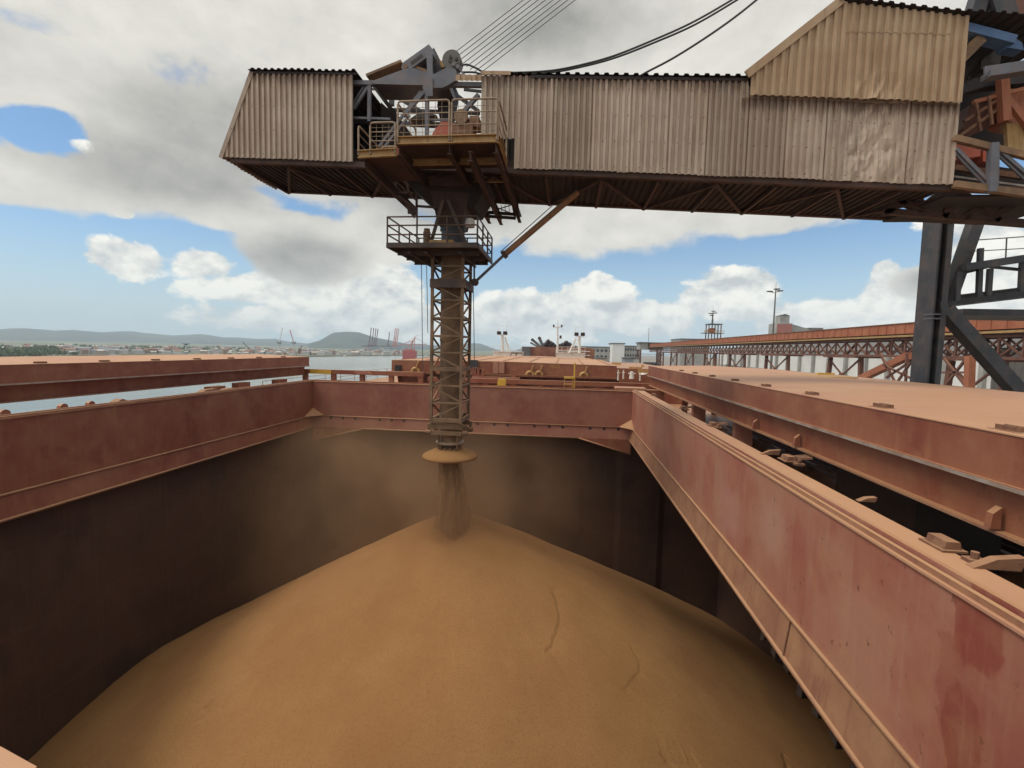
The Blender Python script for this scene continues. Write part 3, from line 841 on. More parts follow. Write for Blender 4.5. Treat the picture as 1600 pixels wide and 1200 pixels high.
yr = at(1013, 578, X=5.06).y
lugs_r = [at(x, y, X=5.28).y for x, y in ((1583, 668), (1380, 634), (1269, 615), (1197, 603), (1149, 594), (1113, 588), (1086, 583.5), (1065, 580))]
cov_r = hatch_cover(1, 5.06, 7.0, -1.0, yr, 'broad dust covered hatch cover rolled back on the right of the hold', 0.10, lugs_r)
p = at(1290, 589.5, Z=-0.80)
m = MB().lathe((p.x, p.y, -0.80), [(0.0, 0.0), (1.0, 0.0), (1.0, 0.05), (0.75, 0.09), (0.0, 0.11)], 28)
lid = m.build('access_lid', 'yellow_dirty', cov_r, label='round yellow lid on the cover top')
MB().bar((p.x - 0.3, p.y, -0.66), (p.x + 0.3, p.y, -0.66), 0.1, 0.06).build('lid_handle', 'yellow', lid)
for py_, px_ in ((705, 1246), (690, 1180), (780, 1560)):
    q = at(px_, py_, X=5.12)
    MB().prism([(5.13, q.y - 0.05, -1.98), (5.02, q.y - 0.05, -1.98), (5.04, q.y - 0.05, -1.80), (5.13, q.y - 0.05, -1.72)], (0, 0.09, 0)).build('cover_hook', 'red', cov_r)
yl = at(483, 562, X=-17.0).y
lugs_l = [at(x, y, X=-17.25).y for x, y in ((62, 570), (162, 567), (242, 565), (307, 563), (360, 562), (404, 561), (442, 560))]
cov_l = hatch_cover(-1, -17.0, 7.0, 3.0, yl, 'hatch cover with a stepped edge standing between the hold and the water', 0.32, lugs_l)
yw = (at(1013, 578, X=5.06).y, at(483, 562, X=-17.0).y)

# ------------------------------------------------------------------ forward deck, next hatch, masts
fc = thing('hatch_cover', 'closed hatch cover across the deck ahead of the open hold, numbered on its edge', 'hatch cover', (-4.5, 42, -1.8))
CX0, CX1, CY = -12.66, 3.55, 34.0
m = MB()
m.prism([(CX0, CY, -1.78), (CX1, CY, -1.78), (CX1, CY, -1.03), (-4.5, CY, -0.93), (CX0, CY, -1.03)], (0, 16, 0))
m.build('cover_panel', 'red', fc)
m = MB()
for xa_, za, xb_, zb in ((CX0 - .02, -1.025, -4.5, -0.925), (-4.5, -0.925, CX1 + .02, -1.025)):
    m.hexa([(xa_, CY - .02, za), (xb_, CY - .02, zb), (xb_, CY + 16, zb + .10), (xa_, CY + 16, za + .10),
            (xa_, CY - .02, za + .02), (xb_, CY - .02, zb + .02), (xb_, CY + 16, zb + .13), (xa_, CY + 16, za + .13)])
m.build('top_plate', 'top', fc)
m = MB()
for k in range(9):
    x = CX0 + 0.6 + k * 1.9
    m2 = MB().bar((x, CY + 0.3, -0.96 + 0.1 * (1 - abs(x + 4.5) / 8)), (x, CY + 15.6, -0.86 + 0.1 * (1 - abs(x + 4.5) / 8)), 0.05, 0.03)
    m2.build('top_seam', 'ledge', fc)
MB().box(-4.62, -4.38, CY - 0.06, CY - 0.005, -1.75, -1.0).build('joint_strip', 'red', fc)
# painted number on its edge
fcu = bpy.data.curves.new('cover_number', 'FONT')
fcu.body = 'NO2'
fcu.size = 0.36
fcu.extrude = 0.002
fcu.align_x = 'CENTER'
tp_ = at(867, 574, Y=CY)
fo = bpy.data.objects.new('cover_number', fcu)
fo.rotation_euler = (math.pi / 2, 0, 0)
dg = bpy.context.evaluated_depsgraph_get()
COL.objects.link(fo)
bpy.context.view_layer.update()
tm = bpy.data.meshes.new_from_object(fo.evaluated_get(bpy.context.evaluated_depsgraph_get()))
bpy.data.objects.remove(fo)
to = bpy.data.objects.new('cover_number', tm)
COL.objects.link(to)
tm.materials.clear(); tm.materials.append(M['yellow_dirty'])
to.parent = fc
to.rotation_euler = (math.pi / 2, 0, 0)
to.location = Vector((tp_.x, CY - 0.008, tp_.z - 0.05)) - WL[fc.name]
# next coaming with its platform
MB().box(CX0 + 0.4, CX1 - 0.3, CY + 0.35, CY + 15, DECK, -1.79).build('next_coaming', 'red', ship)
MB().box(CX0 - 0.3, CX1 + 0.4, CY - 0.35, CY + 0.34, -1.93, -1.80).build('coaming_shelf', 'red', ship)
for k in range(11):
    x = CX0 + 0.5 + k * 1.5
    MB().prism([(x, CY - 0.3, -1.94), (x, CY + 0.34, -1.94), (x, CY + 0.34, -3.4)], (0.05, 0, 0)).build('shelf_bracket', 'red', ship)
# second, farther cover
fc2 = thing('hatch_cover', 'farthest hatch cover, a pale strip before the white deck houses', 'hatch cover', (-4, 64, -1.2))
m = MB().prism([(-11.5, 57, -1.5), (3.2, 57, -1.5), (3.2, 57, -0.62), (-4, 57, -0.50), (-11.5, 57, -0.62)], (0, 15, -0.12)); m.build('cover_panel', 'red', fc2)
m = MB()
m.hexa([(-11.55, 56.9, -0.61), (-4, 56.9, -0.49), (-4, 72, -0.60), (-11.55, 72, -0.72), (-11.55, 56.9, -0.59), (-4, 56.9, -0.47), (-4, 72, -0.58), (-11.55, 72, -0.70)])
m.hexa([(-4, 56.9, -0.49), (3.25, 56.9, -0.61), (3.25, 72, -0.72), (-4, 72, -0.60), (-4, 56.9, -0.47), (3.25, 56.9, -0.59), (3.25, 72, -0.70), (-4, 72, -0.58)])
m.build('top_plate', 'top', fc2)
MB().box(-11, 2.8, 57.4, 71.5, DECK, -1.92).build('far_coaming', 'red', ship)
fc2.location.z -= 0.4

# athwartship rack rails between the hatches
def rack(x0, x1, y, z):
    for k, zz in enumerate((z, z - 0.12)):
        pass
    r = MB().box(x0, x1, y - 0.14, y + 0.14, z - 0.28, z)
    o = r.build('cover_track', 'red', ship)
    n = max(2, int((x1 - x0) / 1.75))
    for k in range(n + 1):
        x = x0 + 0.2 + (x1 - x0 - 0.4) * k / n
        MB().box(x - 0.16, x + 0.16, y - 0.10, y + 0.10, DECK, z - 0.281).build('track_post', 'red', ship)
    return o


a, b_ = at(484, 579, Y=30.6), at(640, 588, Y=30.6)
rack(-17.6, -9.2, 30.6, -1.66)
rack(-8.9, 11.2, 30.6, -1.95)
p = at(500, 582, Y=30.45)
MB().box(-17.0, -15.5, 30.42, 30.455, -1.95, -1.68).build('yellow_stop_plate', 'yellow', ship)
MB().prism([(-13.7, 30.3, -1.9), (-12.6, 30.3, -1.9), (-12.9, 30.3, -1.68), (-13.9, 30.3, -1.72)], (0, 0.12, 0)).build('rail_stop', 'red_dusty', ship)
for z in (-2.5, -2.9, -3.3):
    MB().tube((-17.5, 29.6, z), (-9.5, 29.6, z), 0.03, 6).build('cross_pipe', 'blue_grey', ship)
    MB().tube((-3.8, 29.8, z), (3.9, 29.8, z), 0.035, 6).build('cross_pipe', 'blue_grey', ship)
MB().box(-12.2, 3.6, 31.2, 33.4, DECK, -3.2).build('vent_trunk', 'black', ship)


# yellow-brown hooks standing on the shelf of the next hatch
def hook(px_, py_, s, name='cover_wheel'):
    p = at(px_, py_, Y=CY - 0.25)
    m = MB()
    pts = []
    for k in range(9):
        t = math.pi * k / 8
        pts.append((p.x + 0.26 * s * math.cos(t), p.y, p.z + 0.26 * s * math.sin(t)))
    m.path(pts, 0.11 * s, 6)
    o = m.build(name, 'yellow_dirty', ship)
    MB().bar((p.x + 0.05, p.y, p.z + 0.25 * s), (p.x + 0.24 * s, p.y, p.z + 0.78 * s), 0.3 * s, 0.08).build('wheel_arm', 'yellow_dirty', o)


hook(649, 581, 1.0); hook(828, 586, 0.9); hook(842, 586, 0.9); hook(912, 588, 0.9)
for px_, py_, w_, h_, mm in ((622, 577, 0.42, 0.6, 'black'), (775, 574.5, 0.42, 0.8, 'red_dusty'), (783.5, 574.5, 0.42, 0.8, 'red_dusty'), (741, 569, 0.5, 0.6, 'navy')):
    p = at(px_, py_, Y=CY - 0.13)
    MB().box(p.x - w_ / 2, p.x + w_ / 2, CY - 0.22, CY - 0.01, p.z - h_ / 2, p.z + h_ / 2).build('panel_box', mm, ship)
for px_, y0, y1 in ((742, 574, 599), (753, 577, 598), (748, 576, 592), (803, 577, 597)):
    p, q = at(px_, y0, Y=32.8), at(px_, y1, Y=32.8)
    s_ = MB()
    s_.prism([(p.x - 0.16, 32.7, p.z), (p.x + 0.2, 32.7, p.z), (p.x + 0.1, 32.7, q.z), (p.x - 0.1, 32.7, q.z)], (0, 0.2, 0))
    s_.build('jack_post', 'red', ship)
MB().box(-6.4, -3.1, 32.6, 33.0, -2.1, -1.95).build('jack_beam', 'red_dusty', ship)
# yellow box and yellow step ladder on the cross deck
p = at(783.5, 597, Y=29.4)
yb = single(MB().prism([(p.x - 0.26, 29.3, p.z - 0.25), (p.x + 0.26, 29.3, p.z - 0.25), (p.x + 0.26, 29.3, p.z + 0.2), (p.x - 0.2, 29.3, p.z + 0.2)], (0, 0.4, 0)), 'tool_box', 'yellow',
            'small bright yellow box on the cross deck right of the spout', 'box', (p.x, 29.5, p.z - 0.25))
p0, p1 = at(881, 606, Y=29.6), at(897, 606, Y=29.6)
ld = thing('step_stand', 'yellow tubular step stand with one tall post on the cross deck', 'step stand', (p0.x, 29.6, p0.z))
zt = at(897, 567, Y=29.6).z
MB().tube((p1.x, 29.6, p1.z), (p1.x, 29.6, zt), 0.05, 8).build('post', 'yellow', ld)
zs = at(885, 590, Y=29.6).z
MB().box(p0.x, p1.x - 0.05, 29.45, 29.75, zs - 0.05, zs + 0.06).build('step', 'yellow', ld)
MB().box(p0.x, p1.x - 0.05, 29.5, 29.7, zs - 0.42, zs - 0.36).build('step', 'yellow_dirty', ld)
for x in (p0.x + 0.02, p1.x - 0.12):
    MB().bar((x, 29.6, p0.z - .2), (x, 29.6, zs - 0.05), 0.06).build('leg', 'yellow_dirty', ld)
MB().box(p0.x - 0.1, p1.x + 0.1, 29.3, 29.9, p0.z - 0.26, p0.z - 0.2).build('foot_plate', 'red_dusty', ld)
# starboard end: white valves and yellow plates
for px_, py_, w_, h_ in ((966, 586, 0.13, 0.72), (974, 585, 0.12, 0.6), (987, 586, 0.35, 0.5), (1000, 588, 0.12, 0.6), (1005, 584, 0.4, 0.1)):
    p = at(px_, py_, Y=33.2)
    m = MB()
    m.tube((p.x, 33.2, p.z - h_ / 2), (p.x, 33.2, p.z + h_ / 2), w_ / 2, 10, w_ * 0.3)
    m.tube((p.x - w_ * 0.7, 33.2, p.z + h_ * 0.2), (p.x + w_ * 0.7, 33.2, p.z + h_ * 0.2), 0.05, 6)
    m.build('white_valve', 'white', ship)
p = at(985, 588, Y=33.6)
MB().box(3.7, 5.7, 33.6, 34.4, DECK, -1.15).build('fan_house', 'red', ship)
for px_, py_, w_, Y in ((963, 568, 0.9, 46), (993, 575.5, 0.85, 34), (1005, 580, 0.65, 32), (1004, 572, 0.2, 40)):
    p = at(px_, py_, Y=Y)
    MB().box(p.x - w_ / 2, p.x + w_ / 2, Y - 0.1, Y + 0.1, p.z - 0.1, p.z + 0.1).build('yellow_stop_plate', 'yellow_dirty', ship)
MB().box(4.2, 9, 36, 60, DECK, -1.35).build('side_walkway', 'red', ship)
p = at(985, 605, Y=27.0)
MB().box(p.x - 0.85, p.x + 0.75, 26.4, 27.4, p.z - 0.1, p.z).build('deck_plate', 'top', ship)
MB().box(p.x - 0.85, p.x + 1.75, 26.6, 27.2, DECK, p.z - 0.101).build('deck_box', 'red', ship)


# white deck houses with floodlight masts
def mast_house(x0, x1, zt, lab, ladder, masts):
    Y = 84.0
    a, c = at(x0, zt, Y=Y), at(x1, zt, Y=Y)
    h = thing('deck_house', lab, 'deck house', ((a.x + c.x) / 2, Y, DECK), 'white deck houses near the bow')
    MB().box(a.x, c.x, Y, Y + 4, DECK, a.z).build('house_wall', 'white', h)
    MB().box(a.x - 0.15, c.x + 0.15, Y - 0.15, Y + 4.15, a.z + 0.001, a.z + 0.09).build('house_roof', 'white', h)
    for k in range(6):
        x = a.x + (c.x - a.x) * k / 5
        MB().tube((x, Y, a.z + 0.09), (x, Y, a.z + 1.1), 0.03, 6).build('rail_post', 'white', h)
    for z in (0.55, 1.1):
        MB().tube((a.x, Y, a.z + z), (c.x, Y, a.z + z), 0.03, 6).build('guard_rail', 'white', h)
    return h


def flood_mast(px_, py_base, py_top, lean, lab):
    Y = 85.5
    b0, t0 = at(px_, py_base, Y=Y), at(px_, py_top, Y=Y)
    fm = thing('floodlight_mast', lab, 'light mast', (b0.x, Y, b0.z), 'white floodlight masts on the bow')
    MB().tube((b0.x, Y, b0.z - 1.0), (t0.x, Y, t0.z), 0.28, 10, 0.2).build('mast', 'white', fm)
    MB().tube((b0.x + lean, Y, b0.z - 1.0), (t0.x + lean * 0.3, Y, t0.z - 0.3), 0.14, 8).build('mast_stay', 'white', fm)
    for k in range(9):
        z = b0.z + (t0.z - b0.z) * (k + 0.5) / 10
        f = 1 - 0.7 * (k + 0.5) / 10
        MB().tube((b0.x, Y, z), (b0.x + lean * f, Y, z), 0.04, 5).build('rung', 'white', fm)
    MB().box(t0.x - 0.75, t0.x + 0.75, Y - 0.4, Y + 0.4, t0.z, t0.z + 0.1).build('light_platform', 'white', fm)
    for dx in (-0.55, 0.55):
        l = MB().prism([(t0.x + dx - 0.38, Y - 0.35, t0.z + 0.12), (t0.x + dx + 0.38, Y - 0.35, t0.z + 0.12), (t0.x + dx + 0.34, Y - 0.75, t0.z + 0.62), (t0.x + dx - 0.34, Y - 0.75, t0.z + 0.62)], (0, 0.3, 0.1))
        l.build('floodlight', 'black', fm)
        MB().tube((t0.x + dx * 1.3, Y, t0.z + 0.1), (t0.x + dx * 1.3, Y, t0.z + 1.7), 0.03, 6).build('rail_post', 'white', fm)
    MB().tube((t0.x - 0.72, Y, t0.z + 1.7), (t0.x + 0.72, Y, t0.z + 1.7), 0.03, 6).build('guard_rail', 'white', fm)


mast_house(771, 815, 549.5, 'white deck house on the bow behind the spout tower', 0, 0)
mast_house(869, 914, 551.5, 'white deck house on the bow under the tall foremast', 0, 0)
flood_mast(785, 550, 524, 1.6, 'white floodlight mast on the bow just right of the spout tower')
flood_mast(905.5, 551, 526, -2.2, 'white floodlight mast on the bow right of the foremast')
Y = 92.0
b0, t0 = at(871.5, 552, Y=Y), at(871.5, 508, Y=Y)
fm = thing('foremast', 'slim white foremast with lamps standing between the floodlight masts', 'mast', (b0.x, Y, DECK))
MB().tube((b0.x, Y, DECK), (t0.x, Y, t0.z), 0.32, 10, 0.10).build('mast', 'white', fm)
MB().tube((t0.x, Y, t0.z), (t0.x, Y, t0.z + 0.9), 0.05, 6).build('antenna', 'white', fm)
z1_ = at(871.5, 512, Y=Y).z
MB().box(t0.x - 0.9, t0.x + 0.9, Y - 0.3, Y + 0.3, z1_, z1_ + 0.1).build('lamp_platform', 'white', fm)
for dx in (-0.75, 0.75): MB().tube((t0.x + dx, Y, z1_ + 0.1), (t0.x + dx, Y, z1_ + 0.55), 0.16, 8).build('mast_lamp', 'black', fm)
z2_ = at(871.5, 527, Y=Y).z
MB().box(t0.x, t0.x + 0.9, Y - 0.3, Y + 0.3, z2_ - 0.3, z2_ - 0.2).build('lamp_platform', 'white', fm)
MB().tube((t0.x + 0.6, Y, z2_ - 0.2), (t0.x + 0.6, Y, z2_ + 0.35), 0.2, 8).build('mast_lamp', 'black', fm)
for px_ in (798, 806):
    p = at(px_, 556, Y=74)
    MB().path([(p.x, 74, DECK), (p.x, 74, p.z + 0.1), (p.x + 0.15, 74, p.z + 0.45), (p.x + 0.9, 74, p.z + 0.45), (p.x + 0.95, 74, p.z + 0.2)], 0.09, 6).build('vent_pipe', 'black', ship)

# dark red vessel moored ahead with scrap heaped over its side
Y = 150.0
a, c = at(818, 541.5, Y=Y), at(922, 545, Y=Y)
bv = thing('moored_barge', 'dark red vessel with a flat end moored ahead of the bow', 'vessel', ((a.x + c.x) / 2, Y, WATER))
m = MB().prism([(a.x, Y, WATER - 0.4), (c.x, Y, WATER - 0.4), (c.x + 1.5, Y, a.z - 0.5), (c.x, Y, a.z), (a.x, Y, a.z), (a.x - 0.5, Y, a.z - 1)], (0, 30, 0)); m.build('hull', 'red', bv)
MB().box(a.x - 0.5, a.x + 2.2, Y - 0.5, Y - 0.01, a.z - 7, a.z).build('fender_post', 'shed', bv)
for k in range(8):
    x = a.x + 3 + k * (c.x - a.x - 4) / 7
    MB().box(x - 0.12, x + 0.12, Y - 0.25, Y - 0.01, a.z - 7, a.z - 0.3).build('frame_rib', 'red', bv)
for z in (-1.1, -2.3, -3.6): MB().tube((a.x + 10, Y - 0.5, a.z + z), (c.x, Y - 0.5, a.z + z), 0.12, 6).build('guard_rail', 'white', bv)
m = MB()
for k in range(150):
    t = random.random()
    px_ = random.choice((random.gauss(856, 6), random.gauss(884, 6), random.uniform(850, 895)))
    p = at(px_, 543, Y=Y + 6 + random.uniform(-3, 6))
    hgt = 3.3 * max(0, 1 - min(abs(px_ - 857), abs(px_ - 884)) / 11)
    m.ico((p.x, p.y, a.z + random.uniform(-0.3, 0.3 + hgt * 0.5)), random.uniform(0.35, 0.8), 0.5)
sc = single(m, 'scrap_heap', 'black', 'black lumpy scrap heaped on the dark red vessel ahead', 'scrap heap', (0.5, Y + 6, a.z))
for (x0, y0, x1, y1, wd) in ((846, 543, 832, 531, 1.0), (849, 543, 843, 528.5, 1.1), (844, 544, 830, 536, 0.6)):
    p, q = at(x0, y0, Y=Y + 8), at(x1, y1, Y=Y + 8)
    g = thing('grab_arm', {832: 'longest grey steel arm leaning left over the dark red vessel', 843: 'steepest grey steel arm over the dark red vessel', 830: 'thinnest low grey steel arm over the dark red vessel'}[x1], 'grab arm', p, 'grey arms over the vessel ahead')
    MB().bar(p, q, wd, wd * 0.8).build('arm', 'shed', g)
    MB().tube(q - Vector((0, .7, 0)), q + Vector((0, .7, 0)), wd * 0.5, 8).build('arm_end', 'navy', g)


# ------------------------------------------------------------------ the grain
APEX = Vector((-3.45, 15.0, -5.42))


def grain_material():
    m = bpy.data.materials.new('golden_brown_grain')
    m.use_nodes = True
    b = NB(m.node_tree)
    bs = m.node_tree.nodes['Principled BSDF']
    pos = b.new('ShaderNodeNewGeometry').outputs['Position']
    n = b.noise(pos, 0.5, 6, 0.6)
    sp = b.noise(pos, 26.0, 3, 0.7)
    c = b.mix(b.step(n, 0.3, 0.7), (0.272, 0.138, 0.054), (0.315, 0.168, 0.068))
    c = b.mix(b.m('MULTIPLY', b.step(sp, 0.46, 0.64), 0.42), c, (0.20, 0.09, 0.03))
    m.node_tree.links.new(c, bs.inputs['Base Color'])
    bs.inputs['Roughness'].default_value = 0.95
    bs.inputs['Specular IOR Level'].default_value = 0.15
    bp = b.new('ShaderNodeBump')
    bp.inputs['Strength'].default_value = 0.5
    bp.inputs['Distance'].default_value = 0.018
    m.node_tree.links.new(b.noise(pos, 34.0, 5, 0.85), bp.inputs['Height'])
    m.node_tree.links.new(bp.outputs[0], bs.inputs['Normal'])
    return m


M['grain'] = grain_material()


def cone_z(x, y):
    from mathutils import noise
    r = math.hypot(x - APEX.x, y - APEX.y)
    ang = math.atan2(y - APEX.y, x - APEX.x)
    s = 0.515 - 0.03 * math.cos(ang) + 0.085 * math.exp(-((ang - 2.36) / 0.5) ** 2) + 0.062 * math.exp(-((ang - 0.75) / 0.5) ** 2) + 0.018 * math.sin(2 * ang + 0.6) + 0.012 * math.sin(5 * ang)
    z = APEX.z - s * (math.sqrt(r * r + 0.55) - 0.74)
    z += 0.05 * noise.fractal(Vector((x * 0.35, y * 0.35, 1.7)), 1.0, 2.0, 4) * min(1, r / 3)
    z += 0.010 * noise.fractal(Vector((math.cos(ang) * 9, math.sin(ang) * 9, r * 0.22)), 1.0, 2.0, 4) * min(1, r / 4)
    z -= 0.40 * math.exp(-((x + 3.35) ** 2 + (y - 14.35) ** 2) / 0.35)          # dent where the stream lands
    return z


def pile_point(px_, py_):
    d = ray(px_, py_)
    t = 3.0
    while t < 40:
        p = d * t
        if p.z < cone_z(p.x, p.y): break
        t += 0.05
    return d * t


creases = [[(860, 921), (868, 938), (873, 960), (871, 985), (862, 1008), (855, 1020)],
           [(985, 1008), (998, 1035), (1000, 1050), (985, 1070), (974, 1080)],
           [(318, 1108), (321, 1118), (335, 1113), (349, 1104)],
           [(416, 1056), (423, 1050), (430, 1045)], [(490, 1003), (497, 999)],
           [(1065, 990), (1085, 1003), (1100, 1000)], [(1033, 1180), (1042, 1193), (1075, 1196), (1095, 1200)],
           [(1224, 1180), (1228, 1200)], [(350, 1008), (380, 996), (404, 986)], [(330, 1090), (352, 1060), (380, 1035), (410, 1015)]]
def ragged(c):
    out = [c[0]]
    rg = random.Random(len(c) * 7 + int(c[0][0]))
    for (xa, ya), (xb, yb) in zip(c, c[1:]):
        for k in range(1, 4):
            t = k / 3
            out.append((xa + (xb - xa) * t + rg.uniform(-2.2, 2.2), ya + (yb - ya) * t + rg.uniform(-1.6, 1.6)))
    return out


cr3 = [[pile_point(*q) for q in ragged(c)] for c in creases]
depth = (0.026, 0.017, 0.045, 0.022, 0.02, 0.018, 0.03, 0.03, 0.014, 0.010)


def build_heap():
    mb = MB()
    x0, x1, y0, y1 = HX0 + 0.005, HX1 - 0.005, HY0 + 0.01, HY1 - 0.006
    nx, ny = 700, 780
    segs = []
    for c, dp in zip(cr3, depth):
        for p, q in zip(c, c[1:]): segs.append((p.x, p.y, q.x, q.y, dp))
    cell = {}
    for sg in segs:
        for gx in range(int((min(sg[0], sg[2]) - 0.5 + 100) // 1), int((max(sg[0], sg[2]) + 0.5 + 100) // 1) + 1):
            for gy in range(int((min(sg[1], sg[3]) - 0.5 + 100) // 1), int((max(sg[1], sg[3]) + 0.5 + 100) // 1) + 1):
                cell.setdefault((gx, gy), []).append(sg)
    vs = []
    for j in range(ny + 1):
        y = y0 + (y1 - y0) * j / ny
        for i in range(nx + 1):
            x = x0 + (x1 - x0) * i / nx
            z = cone_z(x, y)
            best = 0
            for ax, ay, bx, by, dp in cell.get((int((x + 100) // 1), int((y + 100) // 1)), ()):
                dx, dy = bx - ax, by - ay
                L2 = dx * dx + dy * dy + 1e-9
                t = max(0, min(1, ((x - ax) * dx + (y - ay) * dy) / L2))
                d = math.hypot(x - ax - dx * t, y - ay - dy * t)
                sd = (dx * (y - ay) - dy * (x - ax)) / math.sqrt(L2)      # a slip: the downhill side has dropped
                fall_ = math.exp(-d / 0.22) if sd > 0 and d < 0.9 and 0 < t < 1 else (math.exp(-(d / 0.02) ** 2))
                best = max(best, dp * 1.0 * fall_)
            z -= best
            vs.append((x, y, max(z, HZ + 0.01)))
    fs = [(j * (nx + 1) + i, j * (nx + 1) + i + 1, (j + 1) * (nx + 1) + i + 1, (j + 1) * (nx + 1) + i) for j in range(ny) for i in range(nx)]
    mb.add(vs, fs)
    o = single(mb, 'grain_heap', 'grain', 'broad cone of golden brown grain filling the open hold', 'grain heap', (APEX.x, APEX.y, HZ + 0.01), smooth=True)
    return o


build_heap()


def stream():
    """loose grain falling from the spout: a hollow curtain with gaps"""
    m = bpy.data.materials.new('falling_grain')
    m.use_nodes = True
    nt = m.node_tree
    b = NB(nt)
    bs = nt.nodes['Principled BSDF']
    pos = b.new('ShaderNodeNewGeometry').outputs['Position']
    c = b.mix(b.step(b.noise(b.vmul(pos, (7, 7, 0.4)), 1.0, 4), 0.35, 0.65), (0.24, 0.13, 0.06), (0.42, 0.245, 0.115))
    nt.links.new(c, bs.inputs['Base Color'])
    bs.inputs['Roughness'].default_value = 0.95
    n = b.noise(b.vmul(pos, (9.0, 9.0, 0.9)), 1.0, 6, 0.65)
    fine = b.noise(pos, 45.0, 2, 0.6)
    a = b.m('MULTIPLY', b.step(b.m('ADD', n, b.m('MULTIPLY', b.m('SUBTRACT', fine, 0.5), 0.6)), 0.33, 0.74), 0.8)
    nt.links.new(a, bs.inputs['Alpha'])
    mb = MB()
    rnd = random.Random(3)
    top = -3.60
    for k in range(15):
        an = 2 * math.pi * k / 15 + rnd.uniform(-.25, .25)
        ra = 0.30 * rnd.uniform(0.55, 1.0)
        rb = ra * rnd.uniform(1.15, 1.75) + (0.12 if math.cos(an) > 0.3 else 0.0)
        w0, w1 = rnd.uniform(0.05, 0.09), rnd.uniform(0.09, 0.17)
        ph = rnd.uniform(0, 6)
        xe, ye = -3.42 + rb * math.cos(an), 14.75 + rb * math.sin(an)
        bot = cone_z(xe, ye) - 0.05
        n_, vs = 9, []
        for q in range(13):
            t = q / 12
            r_ = ra + (rb - ra) * t ** 1.4
            cx = -3.58 + 0.16 * t + r_ * math.cos(an + 0.12 * math.sin(ph + 3 * t))
            cy = 14.98 - 0.23 * t + r_ * math.sin(an + 0.12 * math.sin(ph + 3 * t))
            w_ = w0 + (w1 - w0) * t
            for p_ in range(n_):
                a2 = 2 * math.pi * p_ / n_
                vs.append((cx + w_ * math.cos(a2) * (1 + .2 * math.sin(2 * a2 + ph)), cy + w_ * math.sin(a2), top + (bot - top) * t))
        mb.add(vs, [(q * n_ + p_, q * n_ + (p_ + 1) % n_, (q + 1) * n_ + (p_ + 1) % n_, (q + 1) * n_ + p_) for q in range(12) for p_ in range(n_)])
    for k in range(420):
        t = rnd.random()
        an, r_ = rnd.uniform(0, 6.28), abs(rnd.gauss(0.36 + 0.2 * t, 0.13))
        mb.ico((-3.5 + r_ * math.cos(an), 14.9 + r_ * math.sin(an), -3.65 - 2.0 * t), rnd.uniform(0.007, 0.014), 0.3)
    single(mb, 'grain_stream', m, 'ragged curtain of grain falling from the spout disc onto the heap', 'grain stream', (-3.45, 14.8, -5.9), smooth=True)


stream()

# ------------------------------------------------------------------ loading spout (lattice tower, pipe, disc)
sp = thing('loading_spout', 'dusty brown lattice spout with inner pipe and saucer shaped disc above the grain', 'loading spout', (-3.62, 15.0, 2.8))
LX0, LX1, LY0, LY1 = -4.09, -3.16, 14.4, 15.6
zpx = lambda py, Y=14.4: at(700, py, Y=Y).z
for x, y in ((LX0, LY0), (LX1, LY0), (LX0, LY1), (LX1, LY1)):
    MB().bar((x, y, zpx(662)), (x, y, 2.85), 0.085, 0.085, (0, 1, 0)).build('leg', 'tower', sp)
lv = [zpx(q) for q in (416, 443, 469, 497, 525, 551, 577, 603, 630, 657)]
for k, z in enumerate(lv):
    th = 0.12 if k in (6, 9) else 0.05
    if k == 1: th = 0.2
    e = 0.045
    MB().bar((LX0 + e, LY0 - 0.01, z), (LX1 - e, LY0 - 0.01, z), 0.06, th).build('ring_bar', 'tower', sp)
    MB().bar((LX0 + e, LY1 + 0.01, z), (LX1 - e, LY1 + 0.01, z), 0.06, th).build('ring_bar', 'tower', sp)
    MB().bar((LX1 + 0.01, LY0 + e, z), (LX1 + 0.01, LY1 - e, z), 0.06, th).build('ring_bar', 'tower', sp)
    MB().bar((LX0 - 0.01, LY0 + e, z), (LX0 - 0.01, LY1 - e, z), 0.06, th).build('ring_bar', 'tower', sp)
for k in range(len(lv) - 1):
    za, zb = lv[k] - 0.03, lv[k + 1] + 0.03
    fl = k % 2
    for (p, q) in (((LX0, LY0 + .02), (LX1, LY0 + .02)), ((LX1 - .02, LY0), (LX1 - .02, LY1)), ((LX1, LY1 - .02), (LX0, LY1 - .02)), ((LX0 + .02, LY1), (LX0 + .02, LY0))):
        a, c = (p, q) if fl else (q, p)
        MB().bar((*a, za), (*c, zb), 0.045, 0.045).build('diagonal_brace', 'tower', sp)
# collar that the strut grips
MB().box(LX0 - 0.06, LX1 + 0.1, LY0 - 0.08, LY0 - 0.05, lv[1] - 0.13, lv[1] + 0.13).build('collar_plate', 'tower_dark', sp)
MB().box(LX1 + 0.06, LX1 + 0.09, LY0 - 0.04, LY1 + 0.05, lv[1] - 0.13, lv[1] + 0.13).build('collar_plate', 'tower_dark', sp)
pm = MB().lathe((-3.62, 15, 0), [(0.35, 2.9), (0.35, 0.3), (0.37, 0.3), (0.37, 0.2), (0.35, 0.2), (0.35, -2.35), (0.335, -2.36), (0.335, -3.0)], 28)
pm.build('spout_pipe', 'tower', sp, smooth=False)
zb = lv[9]
for z, hh, ex in ((zb - 0.2, 0.16, 0.06), (zb - 0.42, 0.12, 0.02)):
    for (a, c) in (((LX0 - ex, LY0 + .1), (LX1 + ex, LY0 + .1)), ((LX0 - ex, LY1 - .1), (LX1 + ex, LY1 - .1))):
        MB().bar((*a, z), (*c, z), 0.09, hh).build('bottom_frame', 'tower', sp)
